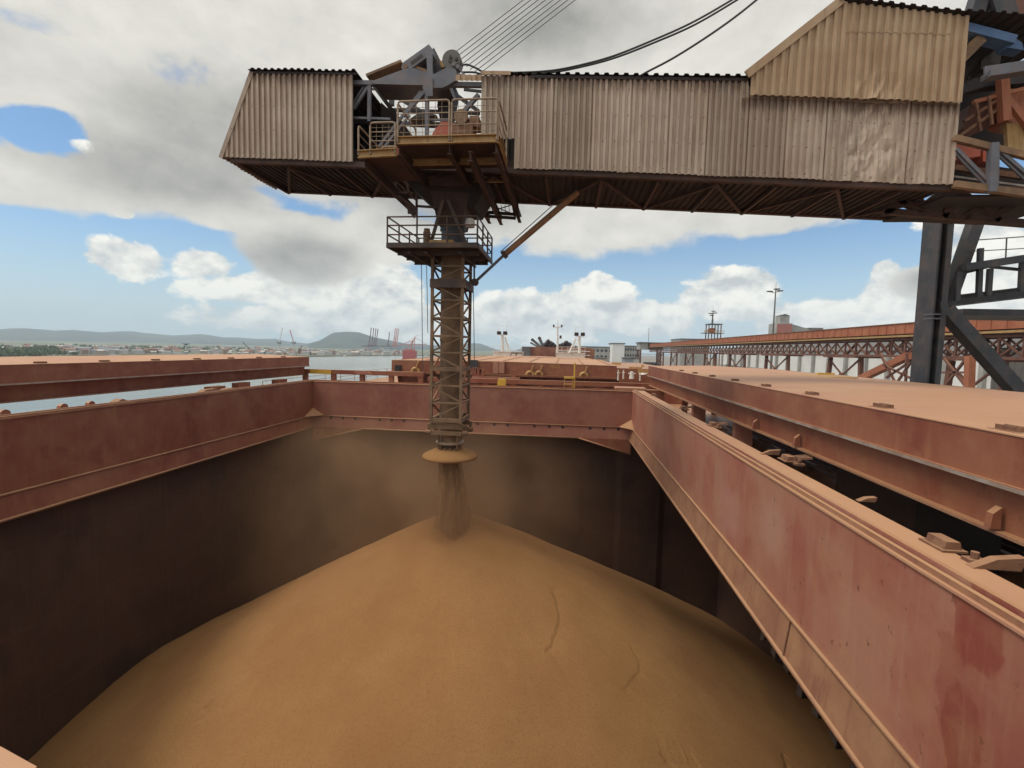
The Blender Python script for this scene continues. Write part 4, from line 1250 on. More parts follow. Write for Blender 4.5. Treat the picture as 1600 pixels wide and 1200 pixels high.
for x, y in ((LX0 - 0.12, 14.6), (LX1 + 0.12, 14.6), (LX0 - 0.12, 15.4), (LX1 + 0.12, 15.4)):
    MB().tube((x - 0.07, y, zb - 0.42), (x + 0.07, y, zb - 0.42), 0.085, 12).build('guide_roller', 'tower', sp)
    MB().bar((x, y, zb - 0.5), (x, y, zb - 0.15), 0.08).build('roller_bracket', 'tower', sp)
for k in range(4):
    an = math.pi / 4 + k * math.pi / 2
    MB().bar((-3.62 + 0.42 * math.cos(an), 15 + 0.42 * math.sin(an), zb - 0.95), (-3.62 + 0.42 * math.cos(an), 15 + 0.42 * math.sin(an), zb - 0.45), 0.06).build('hanger', 'tower', sp)
MB().lathe((-3.62, 15, 0), [(0.34, -3.08), (0.44, -3.08), (0.45, -3.04), (0.44, -3.0), (0.34, -3.0)], 28).build('ring_flange', 'rail', sp, smooth=True)
MB().lathe((-3.62, 15, 0), [(0.30, -3.0), (0.30, -3.28), (0.26, -3.28)], 24).build('outlet_ring', 'tower_dark', sp)
MB().lathe((-3.62, 15, 0), [(0.0, -3.20), (0.30, -3.22), (0.60, -3.31), (0.82, -3.42), (0.885, -3.47), (0.885, -3.53), (0.80, -3.53), (0.5, -3.62), (0.33, -3.64), (0.0, -3.64)], 48).build('spreader_disc', 'grain', sp, smooth=True)
for k in range(14):
    an = 2 * math.pi * k / 14
    MB().ico((-3.62 + 0.36 * math.cos(an), 15 + 0.36 * math.sin(an), -3.21), 0.035, 0.4).build('grain_lump', 'tower', sp)
# round-cornered upper platform
pf = MB()
PX0, PX1, PY0, PY1, PZ = -5.21, -2.58, 13.6, 16.25, 2.90
pf.prism([(PX0, PY0, PZ), (PX1, PY0, PZ), (PX1, PY1, PZ), (PX0 + 0.1, PY1, PZ)], (0, 0, 0.06))
plat = pf.build('spout_platform', 'tower_dark', sp)
m = MB()
m.bar((PX0, PY0 - 0.01, PZ - 0.0), (PX1, PY0 - 0.01, PZ - 0.0), 0.05, 0.14); m.bar((PX1 + 0.01, PY0, PZ), (PX1 + 0.01, PY1, PZ), 0.05, 0.14)
m.bar((PX0 - 0.01, PY0, PZ), (PX0 + 0.09, PY1, PZ), 0.05, 0.14)
m.build('toe_plate', 'tower_dark', plat)
for y in (14.2, 15.0, 15.8): MB().ibeam((PX0 + 0.1, y, PZ - 0.09), (PX1 - 0.05, y, PZ - 0.09), 0.1, 0.16, 0.015).build('floor_beam', 'tower_dark', plat)
for x in (-4.6, -4.12, -3.12): MB().bar((x, PY0 + .1, PZ - 0.18), (x, PY1 - .1, PZ - 0.18), 0.08, 0.05).build('floor_beam', 'tower_dark', plat)
loop = [(PX0, PY0), (PX1, PY0), (PX1, PY1), (PX0 + 0.1, PY1), (PX0, PY0)]
for (a, c) in zip(loop, loop[1:]):
    for h in (0.30, 0.56, 0.80):
        MB().tube((*a, PZ + h), (*c, PZ + h), 0.022, 6).build('rail_tube', 'tower_dark', plat)
    n = 3
    for k in range(n):
        t = k / n
        x, y = a[0] + (c[0] - a[0]) * t, a[1] + (c[1] - a[1]) * t
        MB().tube((x, y, PZ), (x, y, PZ + 0.80), 0.026, 6).build('rail_post', 'tower_dark', plat)
p = at(667, 372, Y=14.1)
MB().lathe((p.x, 14.1, PZ + 0.06), [(0.0, 0.0), (0.11, 0), (0.11, 0.42), (0.09, 0.46), (0.09, 0.52), (0, 0.53)], 14).build('small_motor', 'tower', plat)
MB().box(p.x - 0.25, p.x + 0.35, 13.9, 14.3, PZ + 0.061, PZ + 0.14).build('motor_base', 'ochre', plat)
MB().box(-4.0, -3.3, 13.68, 14.0, PZ + 0.061, PZ + 0.17).build('grease_tray', 'ochre', plat)
# drum and chute above the platform
MB().lathe((-3.62, 15, 0), [(0.36, 2.97), (0.36, 3.62), (0.40, 3.62), (0.40, 3.7), (0.36, 3.7)], 28).build('blue_drum', 'navy', sp)
MB().prism([(-3.98, 14.55, 3.71), (-3.26, 14.55, 3.71), (-2.85, 14.3, 5.0), (-4.25, 14.3, 5.0)], (0, 0.95, 0)).build('chute', 'under', sp)
for (x0, z0, x1, z1) in ((-3.75, 4.35, -4.12, 3.0), (-3.6, 4.35, -3.0, 3.0)):
    MB().bar((x0, 14.25, z0), (x1, 14.2, z1), 0.09, 0.09).build('chute_leg', 'tower_dark', sp)
MB().lathe((-2.98, 14.5, 3.72), [(0.0, -0.12), (0.14, -0.1), (0.16, 0.0), (0.12, 0.14), (0, 0.17)], 14).build('lamp_globe', 'white', sp)
# thin lines hanging beside the tower
for px_, y0, y1, Y in ((660, 410, 561, 15.5), (668, 410, 500, 15.8), (741, 444, 560, 15.4)):
    MB().tube(at(px_ - 1.5, y0, Y=Y), at(px_ + 0.5, y1 + 20, Y=Y), 0.012, 5).build('hanging_line', 'rope', sp)
MB().tube(at(741, 385, Y=15.4), at(741, 445, Y=15.4), 0.03, 6).build('hanging_line', 'rope', sp)
# telescopic strut up to the boom
hs = thing('luffing_strut', 'slanted rusty telescopic strut between the spout collar and the boom underside', 'strut', at(743, 441, Y=15.0))
p0, p1, p2 = at(742, 441, Y=15.0), at(788, 398, Y=15.0), at(903, 300, Y=15.0)
MB().tube(p0, p1, 0.045, 10).build('piston_rod', 'blue_grey', hs)
d = (p2 - p1).normalized()
MB().tube(p1, p2, 0.095, 12).build('strut_cylinder', 'strut', hs)
MB().tube(p1 - d * 0.06, p1 + d * 0.06, 0.13, 12).build('gland_ring', 'under', hs)
o_ = Vector((-0.12, 0, 0.17))
MB().tube(p1 + o_ * 0.7 - d * .05, p2 + o_, 0.014, 5).build('hose', 'cable', hs)
MB().disc(p0, (0, 1, 0), 0.11, 0.16, 14).build('pivot_eye', 'tower_dark', hs)

# ------------------------------------------------------------------ ship loader boom
ZF = lambda x: 4.955 - 0.0545 * x          # lower edge of the cladding
ZR = lambda x: 7.48 - 0.0510 * x           # roof edge
BY0, BY1 = 13.8, 16.6
ldr = thing('ship_loader', 'long grain loader boom clad in weathered corrugated sheet above the hold', 'ship loader', (14.0, 20.0, -11.0))
front = lambda Y: (lambda u, v, o: (u, Y - o, v))
xl0 = at(360, 247, Y=BY0).x
xl1, xt1 = at(547, 253, Y=BY0).x, at(558, 115, Y=BY0).x


def slant(u):
    return ZF(-10.42) + 0.02 + (u + 10.42) / (-9.41 + 10.42) * (ZR(-9.41) - ZF(-10.42))


m = MB().corr(xl0 - 0.2, -6.33, lambda u: ZF(u) + 0.03, lambda u: min(ZR(u), slant(u)) - 0.02, front(BY0), rows=2)
m.build('cladding_sheet', 'clad', ldr)
m = MB().bar((-10.45, BY0 - 0.05, ZF(-10.42) - 0.02), (-9.41, BY0 - 0.05, ZR(-9.41) - 0.03), 0.13, 0.03, (0, 1, 0)); m.build('edge_flashing', 'clad', ldr)
# slanted outer end and its corrugated sheet
m = MB().corr(BY0, BY1, lambda u: 0, lambda u: 1, lambda u, v, o: (-10.46 + v * 1.01 - o, u, ZF(-10.42) + v * (ZR(-9.41) - ZF(-10.42))))
m.build('end_sheet', 'clad', ldr)


def dent(u, v, o):
    if not 6.0 < u < 9.6: return 0.0
    from mathutils import noise
    f = math.exp(-((u - 7.7) / 0.75) ** 2) + 0.4 * math.exp(-((u - 8.9) / 0.3) ** 2) * (1 if v < 5.1 else 0.3)
    nz = noise.turbulence(Vector((u * 2.6, v * 1.1, 4.2)), 5, True) - 0.6
    return f * (0.17 * nz - 0.03 * o)


xr0 = at(803, 262, Y=BY0).x
xr1 = at(1488, 250, Y=BY0).x
xm0 = at(752, 160, Y=BY0).x
zm = at(770, 218, Y=BY0).z
m = MB().corr(xm0, xr0, lambda u: zm, lambda u: ZR(u) - 0.02, front(BY0), rows=2); m.build('cladding_sheet', 'clad', ldr)
edges = [xr0, -0.6, 0.45, 1.5, 2.5, 3.5, 4.54, 5.5, 6.5, 7.4, 8.5, xr1]
for k, (a, c) in enumerate(zip(edges, edges[1:])):
    o = 0.004 * (k % 2)
    m = MB().corr(a, c + 0.05, lambda u: ZF(u) + 0.02, lambda u: (ZR(u) if u < 4.52 else 7.02) - 0.02, front(BY0 - o), rows=18 if k > 6 else 2, dent=dent if k > 6 else None)
    m.build('cladding_sheet', 'clad', ldr)
# patch sheets in the middle of the right part
hp = {k: at(*v, Y=BY0 - 0.12) for k, v in dict(bl=(1172, 149), tl=(1172, 117), pk=(1308, 3), tr=(1492, 24), br=(1502, 161)).items()}


def hood_top(u):
    if u < hp['pk'].x: return hp['tl'].z + (u - hp['tl'].x) / (hp['pk'].x - hp['tl'].x) * (hp['pk'].z - hp['tl'].z)
    return hp['pk'].z + (u - hp['pk'].x) / (hp['tr'].x - hp['pk'].x) * (hp['tr'].z - hp['pk'].z)


hood_bot = lambda u: hp['bl'].z + (u - hp['bl'].x) / (hp['br'].x - hp['bl'].x) * (hp['br'].z - hp['bl'].z)


def dent2(u, v, o):
    from mathutils import noise
    f = math.exp(-((u - 7.55) / 0.55) ** 2) * max(0, min(1, (7.15 - v) / 0.35))
    return f * (0.13 * noise.fractal(Vector((u * 3.5, v * 2.5, 1.2)), 1.0, 2.0, 4) - 0.02 * o)


HYF = BY0 - 0.12
m = MB().corr(hp['bl'].x, hp['br'].x, hood_bot, hood_top, front(HYF), pitch=0.2, rows=10, dent=dent2); m.build('hood_sheet', 'hood', ldr)
zlap = lambda u: at(1330, 52, Y=HYF).z - (u - at(1330, 52, Y=HYF).x) * 0.06
nh = round((hp['br'].x - hp['bl'].x) / 0.2)
pa = (hp['br'].x - hp['bl'].x) / nh
k0 = math.ceil((at(1312, 50, Y=HYF).x - hp['bl'].x) / pa)
k1 = math.floor((hp['tr'].x - 0.02 - hp['bl'].x) / pa)
m = MB().corr(hp['bl'].x + k0 * pa, hp['bl'].x + k1 * pa, zlap, lambda u: hood_top(u) - 0.01, front(HYF - 0.010), pitch=pa, rows=1, jit=0.03); m.build('hood_sheet', 'hood', ldr)
d_ = Vector((hp['pk'].x - hp['tl'].x, 0, hp['pk'].z - hp['tl'].z))
MB().bar(Vector((hp['tl'].x - 0.1, HYF - 0.05, hp['tl'].z - 0.02)), Vector((hp['pk'].x + 0.1, HYF - 0.05, hp['pk'].z + 0.02)), 0.2, 0.05, (0, 1, 0)).build('edge_flashing', 'hood', ldr)
MB().prism([(hp['tl'].x, HYF, hp['tl'].z), (hp['pk'].x, HYF, hp['pk'].z), (hp['pk'].x, HYF, hp['pk'].z + 0.03), (hp['tl'].x, HYF, hp['tl'].z + 0.03)], (0, BY1 - HYF, 0)).build('hood_roof', 'hood', ldr)
m = MB().corr(hp['pk'].x, 12.2, lambda u: 0, lambda u: 1, lambda u, v, o: (u, HYF - 0.12 + v * (BY1 - HYF + 0.2), hood_top(min(u, hp['tr'].x)) - (max(0, u - hp['tr'].x)) * 0.10 + 0.02 + o), pitch=0.26, amp=0.045)
m.build('hood_roof', 'clad_shade', ldr)
# roofs
roof = lambda u, v, o: (u, BY0 - 0.1 + v * (BY1 - BY0 + 0.2), ZR(u) + 0.01 + o + random.uniform(-.004, .004))
m = MB().corr(-9.5, xt1, lambda u: 0, lambda u: 1, roof, pitch=0.2, amp=0.045); m.build('roof_sheet', 'clad_shade', ldr)
m = MB().corr(at(788, 115, Y=BY0).x, hp['tl'].x + 0.3, lambda u: 0, lambda u: 1, roof, pitch=0.26, amp=0.05); m.build('roof_sheet', 'clad_shade', ldr)
MB().bar((xm0, BY0 - 0.07, ZR(xm0) + 0.02), (-1.75, BY0 - 0.07, ZR(-1.75) + 0.02), 0.03, 0.1, (0, 0, 1)).build('roof_trim', 'hood', ldr)
MB().corr(at(712, 120, Y=BY0).x, xm0, lambda u: ZR(u) - 0.17, lambda u: ZR(u) - 0.0, front(BY0), amp=0.02).build('roof_trim', 'hood', ldr)
# dark edges under the roof sheets
MB().bar((-9.42, BY0 - 0.04, ZR(-9.42) - 0.04), (xt1, BY0 - 0.04, ZR(xt1) - 0.04), 0.03, 0.06).build('eaves_trim', 'clad_shade', ldr)
MB().bar((-1.2, BY0 - 0.045, ZR(-1.2) - 0.05), (hp['tl'].x, BY0 - 0.045, ZR(hp['tl'].x) - 0.05), 0.03, 0.08).build('eaves_trim', 'clad_shade', ldr)
# back walls (missing in the machinery bay)
m = MB().corr(-10.1, -6.1, lambda u: ZF(u), lambda u: min(ZR(u), slant(u)), lambda u, v, o: (u, BY1 + o, v)); m.build('back_sheet', 'clad_shade', ldr)
m = MB().corr(-2.85, 9.4, lambda u: ZF(u), lambda u: ZR(u), lambda u, v, o: (u, BY1 + o, v)); m.build('back_sheet', 'clad_shade', ldr)
# inner cross wall on the left of the bay: what one sees in shade behind the open end
MB().prism([(-6.05, 15.2, ZF(-6)), (-5.0, 15.4, ZF(-6) + .4), (-4.75, 15.4, ZF(-5) + 1.1), (-5.5, 15.4, ZF(-5) + 2.0), (-6.05, 15.2, ZR(-6) - 0.1)], (0, 0.05, 0)).build('inner_wall', 'clad_shade', ldr)
# underside sheet
xu0, xu1 = -10.2, at(1372, 343, Y=BY1).x
m = MB().corr(xu0, -5.0, lambda u: 0, lambda u: 1, lambda u, v, o: (u, BY0 + 0.3 + v * (BY1 - BY0 - 0.2), ZF(u) - 0.02 - o), pitch=0.2, amp=0.045); m.build('underside_sheet', 'clad_shade', ldr)
m = MB().corr(-2.0, xu1, lambda u: 0, lambda u: 1, lambda u, v, o: (u, BY0 + 0.3 + v * (BY1 - BY0 - 0.2), ZF(u) - 0.02 - o), pitch=0.2, amp=0.045); m.build('underside_sheet', 'clad_shade', ldr)
MB().box(-5.0, -4.35, BY0 + 0.3, BY1, 5.13, 5.17).build('floor_plate', 'clad_shade', ldr)
MB().box(-2.9, -2.0, BY0 + 1.2, BY1, 5.03, 5.07).build('floor_plate', 'clad_shade', ldr)
# chords and bottom lacing
for y in (BY0 + 0.12, BY1 + 0.05):
    MB().bar((-10.2, y, ZF(-10.2) - 0.02), (12.6, y, ZF(12.6) - 0.02), 0.16, 0.16).build('boom_chord', 'under', ldr)
for y in (BY0 + 0.2, BY1 - 0.1):
    MB().bar((-9.3, y, ZR(-9.3) - 0.17), (9.6, y, ZR(9.6) - 0.17), 0.12, 0.12).build('boom_chord', 'blue_grey', ldr)
xs = [-10.0 + 1.55 * k for k in range(15)]
for k, (a, c) in enumerate(zip(xs, xs[1:])):
    y0, y1 = (BY0 + 0.2, BY1) if k % 2 else (BY1, BY0 + 0.2)
    MB().bar((a, y0, ZF(a) - 0.12), (c, y1, ZF(c) - 0.12), 0.08, 0.07).build('lacing_bar', 'under', ldr)
    MB().bar((a, BY0 + 0.2, ZF(a) - 0.13), (a, BY1, ZF(a) - 0.13), 0.08, 0.08).build('cross_bar', 'under', ldr)
# face lattice on both sides, seen in the bay and at the inner end
def lat(pa, pb, Y, w=0.09, mt='blue_grey', name='lattice_bar'):
    return MB().bar(at(*pa, Y=Y), at(*pb, Y=Y), w, w * 0.9, (0, 1, 0)).build(name, mt, ldr)


lat((578, 128), (577, 190), 14.0, 0.10); lat((667, 128), (667, 222), 13.95, 0.10)
lat((575, 136), (553, 170), 14.0, 0.08); lat((570, 133), (549, 166), 14.05, 0.05)
lat((664, 143), (630, 182), 13.95, 0.09); lat((658, 143), (592, 230), 14.0, 0.07); lat((640, 180), (602, 228), 13.92, 0.06)
lat((590, 134), (668, 180), 15.6, 0.10, 'navy'); lat((585, 135), (622, 185), 15.0, 0.12, 'clad_shade')
lat((612, 140), (612, 165), 15.5, 0.14, 'navy')
lat((704, 142), (748, 174), 15.6, 0.10, 'navy'); lat((748, 148), (718, 182), 14.0, 0.11)
lat((556, 138), (662, 143), 16.4, 0.06, 'navy'); lat((585, 171), (750, 177), 16.4, 0.10, 'clad_shade'); lat((725, 140), (752, 143), 15.5, 0.07, 'navy')
lat((600, 147), (622, 147), 16.2, 0.06, 'navy')
lat((664, 187), (706, 188), 14.0, 0.05); lat((548, 184), (610, 186), 14.0, 0.06)
for a, c in (((640, 191), (752, 198)), ((640, 196), (752, 202))): lat(a, c, 16.3, 0.07, 'under')
# conveyor body and belt inside the boom
MB().box(-9.5, -4.6, 14.6, 16.0, 5.65, 6.0).build('belt_trough', 'under', ldr)
MB().box(-5.9, -4.4, 14.5, 15.2, 5.75, 6.05).build('belt_cover', 'orange', ldr)
MB().box(-2.2, 9.5, 14.6, 16.0, 5.3, 5.6).build('belt_trough', 'under', ldr)
p = at(640, 186, Y=15.8)
MB().prism([(p.x, 15.8, p.z), (p.x + 0.9, 15.8, p.z + 0.1), (p.x + 0.45, 15.8, p.z + 0.28)], (0, 0.4, 0)).build('belt_canopy', 'shed', ldr)
# head frame with sheave on top
poly = lambda pts, Y, th, mt, nm, par=None: MB().prism([at(*q, Y=Y) for q in pts], (0, th, 0)).build(nm, mt, par or ldr)
hf = poly([(580, 127), (585, 131), (700, 134), (700, 121), (668, 113), (645, 106), (634, 107)], 13.9, 0.9, 'blue_grey', 'head_girder')
MB().bar(at(578, 126, Y=14.5), at(632, 104, Y=14.5), 0.07, 0.6, (0, 1, 0)).build('girder_flange', 'tower', hf)
MB().bar(at(640, 107, Y=14.5), at(678, 121, Y=14.5), 0.07, 0.5, (0, 1, 0)).build('girder_flange', 'tower', hf)
arm = poly([(627, 105), (629, 98), (670, 69), (676, 77), (676, 83), (638, 110), (630, 111)], 14.2, 0.35, 'blue_grey', 'head_arm')
s0, s1 = at(642, 99, Y=14.19), at(660, 86, Y=14.19)
MB().bar(s0, s1, 0.004, 0.09, (0, 0, 1)).build('arm_slot', 'black', arm)
MB().disc(at(634, 104, Y=14.19), (0, 1, 0), 0.06, 0.04, 12).build('arm_pin', 'rusty', arm)
poly([(658, 99), (673, 80), (678, 74), (700, 118), (690, 124), (664, 124)], 14.6, 0.4, 'navy', 'head_plate')
MB().bar(at(671, 81, Y=14.15), at(673, 128, Y=14.15), 0.16, 0.10, (0, 1, 0)).build('head_post', 'blue_grey', ldr)
shp = poly([(671, 121), (676, 117), (698, 105), (712, 108), (714, 124), (700, 133), (691, 137), (671, 137)], 13.84, 0.2, 'blue_grey', 'sheave_cheek')
poly([(665, 125), (660, 137), (668, 150), (676, 150), (676, 122)], 13.80, 0.035, 'blue_grey', 'gusset_plate', shp)
poly([(686, 95), (698, 94), (704, 104), (689, 105)], 14.4, 0.3, 'ochre', 'spacer_plate', shp)
c_ = at(707.5, 98, Y=14.3)
shv = MB().disc(c_, (0, 1, 0), 0.27, 0.34, 32).build('rope_sheave', 'shed', ldr)
for px_, py_ in ((713, 92), (704, 89), (715, 101), (703, 95)):
    MB().disc(at(px_, py_, Y=14.115), (0, 1, 0), 0.045, 0.03, 12).build('sheave_hole', 'black', shv)
for a, c in (((709, 101), (722, 107)), ((711, 114), (724, 119)), ((716, 105), (727, 119))):
    MB().bar(at(*a, Y=14.0), at(*c, Y=14.0), 0.05, 0.05).build('rope_link', 'blue_grey', shv)
    MB().disc(at(*a, Y=14.0), (0, 1, 0), 0.06, 0.08, 10).build('link_pin', 'blue_grey', shv)
poly([(686, 138), (712, 136), (706, 172), (700, 200), (690, 200), (683, 165)], 14.7, 0.5, 'black', 'drop_chute')
# hoist ropes
for k in range(8):
    p = at(708 + 5.2 * k, 84 + 5.0 * k, Y=14.5 + 0.05 * k)
    q = at(820 + 11.6 * k, -2, Y=14.5 + 0.05 * k)
    MB().tube(p, p + (q - p) * 4.5, 0.011, 6).build('hoist_rope', 'rope', ldr)


def cable(pts, Y, r=0.03):
    ps = [at(*q, Y=Y) for q in pts]
    out = []
    for i in range(len(ps) - 1):
        a, b_, c, d = ps[max(i - 1, 0)], ps[i], ps[i + 1], ps[min(i + 2, len(ps) - 1)]
        for s in range(6):
            t = s / 6
            out.append(0.5 * ((2 * b_) + (c - a) * t + (2 * a - 5 * b_ + 4 * c - d) * t * t + (3 * b_ - a - 3 * c + d) * t ** 3))
    out.append(ps[-1])
    MB().path(out, r, 7).build('power_cable', 'cable', ldr)


cable([(720, 103), (730, 101), (745, 107), (757, 112), (800, 113.5), (860, 110.5), (910, 101), (960, 87), (1020, 63), (1080, 36), (1140, 2), (1200, -36), (1320, -130)], 14.6, 0.028)
cable([(722, 113), (740, 113), (756, 116), (800, 116.5), (860, 113.5), (915, 103), (965, 89), (1025, 65.5), (1085, 39), (1150, 1), (1210, -38), (1330, -130)], 14.8, 0.028)
cable([(1000, 119), (1012, 112), (1050, 92), (1095, 64), (1140, 33), (1182, 0), (1240, -50), (1330, -135)], 14.6, 0.03)
cable([(757, 112), (770, 114.5), (745, 117)], 14.55, 0.02)

# service platform on the near face of the boom
sv = thing('service_platform', 'railed service platform with rusty yellow edge beams on the near side of the boom', 'platform', (-3.1, 12.2, 5.1))
SXa, SXb, SXc, SYa = -4.33, -1.84, -5.36, 12.0
MB().box(SXa, SXb, SYa, 13.75, 5.06, 5.09).build('floor', 'under', sv)
MB().box(SXc, SXa - 0.02, SYa, 13.75, 4.74, 4.77).build('floor', 'under', sv)
MB().channel((SXa, SYa - 0.03, 5.11), (SXb, SYa - 0.03, 5.11), 0.09, 0.19, 0.018, side=-1).build('edge_beam', 'ochre', sv)
MB().channel((SXc, SYa - 0.03, 4.80), (SXa - 0.03, SYa - 0.03, 4.83), 0.09, 0.19, 0.018, side=-1).build('edge_beam', 'ochre', sv)
MB().channel((SXb + 0.03, SYa, 5.11), (SXb + 0.03, 13.7, 5.11), 0.09, 0.19, 0.018, side=-1).build('edge_beam', 'ochre', sv)
for y in (13.0, 14.4):
    MB().channel((SXa + .05, y, 4.97), (SXb, y, 4.97), 0.08, 0.16, 0.018, side=-1).build('cross_beam', 'ochre', sv)
# beams that run back under the boom
for x, z0, yb in ((SXc + 0.15, 4.62, 16.2), (SXa + 0.02, 4.90, 17.4), (-3.02, 4.90, 18.4), (SXb - 0.02, 4.90, 18.3), (-2.5, 4.72, 17.9)):
    MB().ibeam((x, SYa + 0.02, z0), (x, yb, z0 - 0.06), 0.12, 0.24, 0.02).build('cantilever_beam', 'under', sv)


def rail_panel(a, c, zb, h, mesh=True, n=2):
    a, c = Vector((*a, zb)), Vector((*c, zb))
    u = Vector((0, 0, h))
    d = (c - a).normalized()
    r = 0.07
    pts = [a - Vector((0, 0, 0.1)), a + u - Vector((0, 0, r)), a + u - Vector((0, 0, r * .3)) + d * r * .3, a + u + d * r, c + u - d * r, c + u - Vector((0, 0, r * .3)) - d * r * .3, c + u - Vector((0, 0, r)), c - Vector((0, 0, 0.1))]
    f = MB().path(pts, 0.024, 8).build('railing_frame', 'rail', sv)
    for k in (0.33, 0.66):
        MB().tube(a + u * k, c + u * k, 0.013, 6).build('rail_tube', 'rail', f)
    if mesh:
        L = (c - a).length
        for k in range(1, int(L / 0.16)):
            q = a + d * (k * 0.16)
            MB().tube(q, q + u * 0.98, 0.006, 4).build('mesh_wire', 'rail', f)
        for k in (0.15, 0.5, 0.82): MB().tube(a + u * k, c + u * k, 0.006, 4).build('mesh_wire', 'rail', f)


rail_panel((SXa, SYa - 0.03), (-3.02, SYa - 0.03), 5.17, 0.88)
rail_panel((-2.96, SYa - 0.03), (SXb, SYa - 0.03), 5.17, 0.88)
rail_panel((SXb + 0.03, SYa), (SXb + 0.03, 13.6), 5.17, 0.88, False)
rail_panel((SXa - 0.03, SYa + 0.05), (SXa - 0.03, 13.5), 5.17, 0.88, False)
rail_panel((SXc + 0.32, SYa - 0.03), (SXa - 0.06, SYa - 0.03), 4.90, 0.66)
rail_panel((SXc, SYa), (SXc, 13.6), 4.90, 0.62, False)
rail_panel((SXc + 0.05, 13.4), (SXa - 0.1, 13.4), 4.90, 0.66, False)
rail_panel((SXa + 0.2, 13.55), (-3.6, 13.55), 5.17, 0.6, False)
# drive on the platform
mo = thing('drive_motor', 'rusty brown drive motor standing behind the platform railing', 'motor', (-2.4, 12.9, 5.09))
q = at(724, 190, Y=12.9)
MB().disc((q.x, 12.9, q.z), (0, 1, 0), 0.17, 0.5, 20).build('motor_body', 'rusty', mo)
MB().disc((q.x, 12.62, q.z), (0, 1, 0), 0.185, 0.04, 20).build('motor_flange', 'tower', mo)
MB().box(q.x - 0.22, q.x + 0.3, 12.65, 13.2, 5.1, q.z - 0.12).build('motor_foot', 'rusty', mo)
MB().box(q.x + 0.2, q.x + 0.45, 12.7, 13.1, q.z - 0.22, q.z + 0.05).build('gear_case', 'rusty', mo)
MB().tube((q.x - 0.02, 12.6, 5.22), (q.x - 0.02, 12.75, 5.22), 0.1, 14).build('drive_pulley', 'tower_dark', mo)
gd = single(MB().prism([at(674, 213, Y=12.8), at(705, 213, Y=12.8), at(710, 196, Y=12.8), at(705, 190, Y=12.8), at(690, 190, Y=12.8), at(678, 204, Y=12.8)], (0, 0.3, 0)), 'belt_guard', 'orange',
            'bright orange drive guard beside the rusty motor on the platform', 'belt guard', at(690, 213, Y=12.8))
MB().box(at(745, 190, Y=13.4).x, at(768, 190, Y=13.4).x, 13.45, 13.7, 5.15, 5.75).build('control_box', 'ochre', sv)

# frames hanging below the boom on both sides of the chute
def frame_bars(lst, Y, mt='under', w=0.06, nm='hanger_frame'):
    for a, c in lst: MB().bar(at(*a, Y=Y), at(*c, Y=Y), w, w).build(nm, mt, ldr)


frame_bars([((616, 258), (620, 300)), ((628, 258), (640, 303)), ((616, 300), (646, 302)), ((622, 305), (651, 328)), ((651, 302), (651, 338)), ((640, 330), (648, 340)), ((638, 318), (639, 334)), ((651, 322), (682, 324)), ((600, 262), (640, 290))], 14.2)
frame_bars([((735, 330), (806, 335)), ((736, 336), (806, 341)), ((806, 300), (810, 342)), ((735, 312), (806, 318)), ((748, 300), (762, 340)), ((800, 312), (805, 338))], 16.8, 'under', 0.09)
frame_bars([((740, 312), (752, 332)), ((762, 318), (800, 334)), ((762, 332), (800, 320))], 17.0, 'rope', 0.03)
for k in range(6): frame_bars([((738 + k * 3, 318), (740 + k * 3, 330)), ((765 + k * 6, 320), (766 + k * 6, 333))], 17.2, 'rope', 0.02, 'grating_bar')
MB().box(-5.0, -2.0, 13.95, 16.7, 5.055, 5.085).build('floor_plate', 'clad_shade', ldr)
MB().box(-4.15, -2.9, 14.2, 15.9, 4.75, 5.05).build('chute_head', 'under', ldr)
MB().prism([(-4.9, 14.3, 4.9), (-2.4, 14.3, 4.85), (-2.85, 14.5, 4.2), (-4.1, 14.5, 4.2)], (0, 1.4, 0)).build('chute_head', 'clad_shade', ldr)

# ------------------------------------------------------------------ inner end of the boom and portal
MB().bar(at(1487, 44, Y=14.0), at(1578, 68, Y=14.0), 0.2, 0.36, (0, 1, 0)).build('blue_beam', 'blue', ldr)
MB().disc(at(1538, 52, Y=13.88), (0, 1, 0), 0.04, 0.05, 10).build('beam_bolt', 'seal', ldr)
poly([(1566, 52), (1580, 56), (1597, 66), (1600, 78), (1574, 74)], 13.95, 0.3, 'blue', 'beam_end_plate')
for a, c, w in (((1538, -30), (1520, 28), 0.34), ((1544, -30), (1564, 36), 0.5)):
    MB().bar(at(*a, Y=15.2), at(*c, Y=15.2), w, w, (0, 1, 0)).build('mast_leg', 'navy', ldr)
poly([(1566, -40), (1660, -40), (1660, 90), (1600, 60), (1572, 48)], 15.9, 0.2, 'truss', 'machine_house_wall')
lat((1497, 95), (1530, 62), 14.0, 0.26, 'tower'); lat((1500, 120), (1545, 66), 14.6, 0.2, 'clad_shade')
poly([(1490, 60), (1560, 75), (1545, 100), (1500, 128)], 15.6, 0.1, 'clad_shade', 'inner_plate')
poly([(1548, 85), (1556, 77), (1566, 80), (1562, 100), (1548, 98)], 14.6, 0.3, 'shed', 'winch_drum')
MB().bar(at(1540, 119, Y=13.7), at(1640, 104, Y=13.7), 0.14, 0.30, (0, 1, 0)).build('grey_beam', 'blue_grey', ldr)
MB().bar(at(1538, 112, Y=13.66), at(1640, 97, Y=13.66), 0.24, 0.05, (0, 1, 0)).build('grey_beam', 'blue_grey', ldr)
poly([(1505, 130), (1540, 118), (1620, 112), (1620, 128), (1540, 135), (1507, 145)], 14.5, 0.3, 'black', 'inner_plate')
poly([(1500, 145), (1640, 135), (1640, 240), (1500, 225)], 16.2, 0.1, 'clad_shade', 'inner_plate')
for x0, x1 in ((1503, 1512), (1514, 1524)): lat((x0, 118), (x0 + 3, 136), 16.0, 0.03, 'rope', 'rail_post')
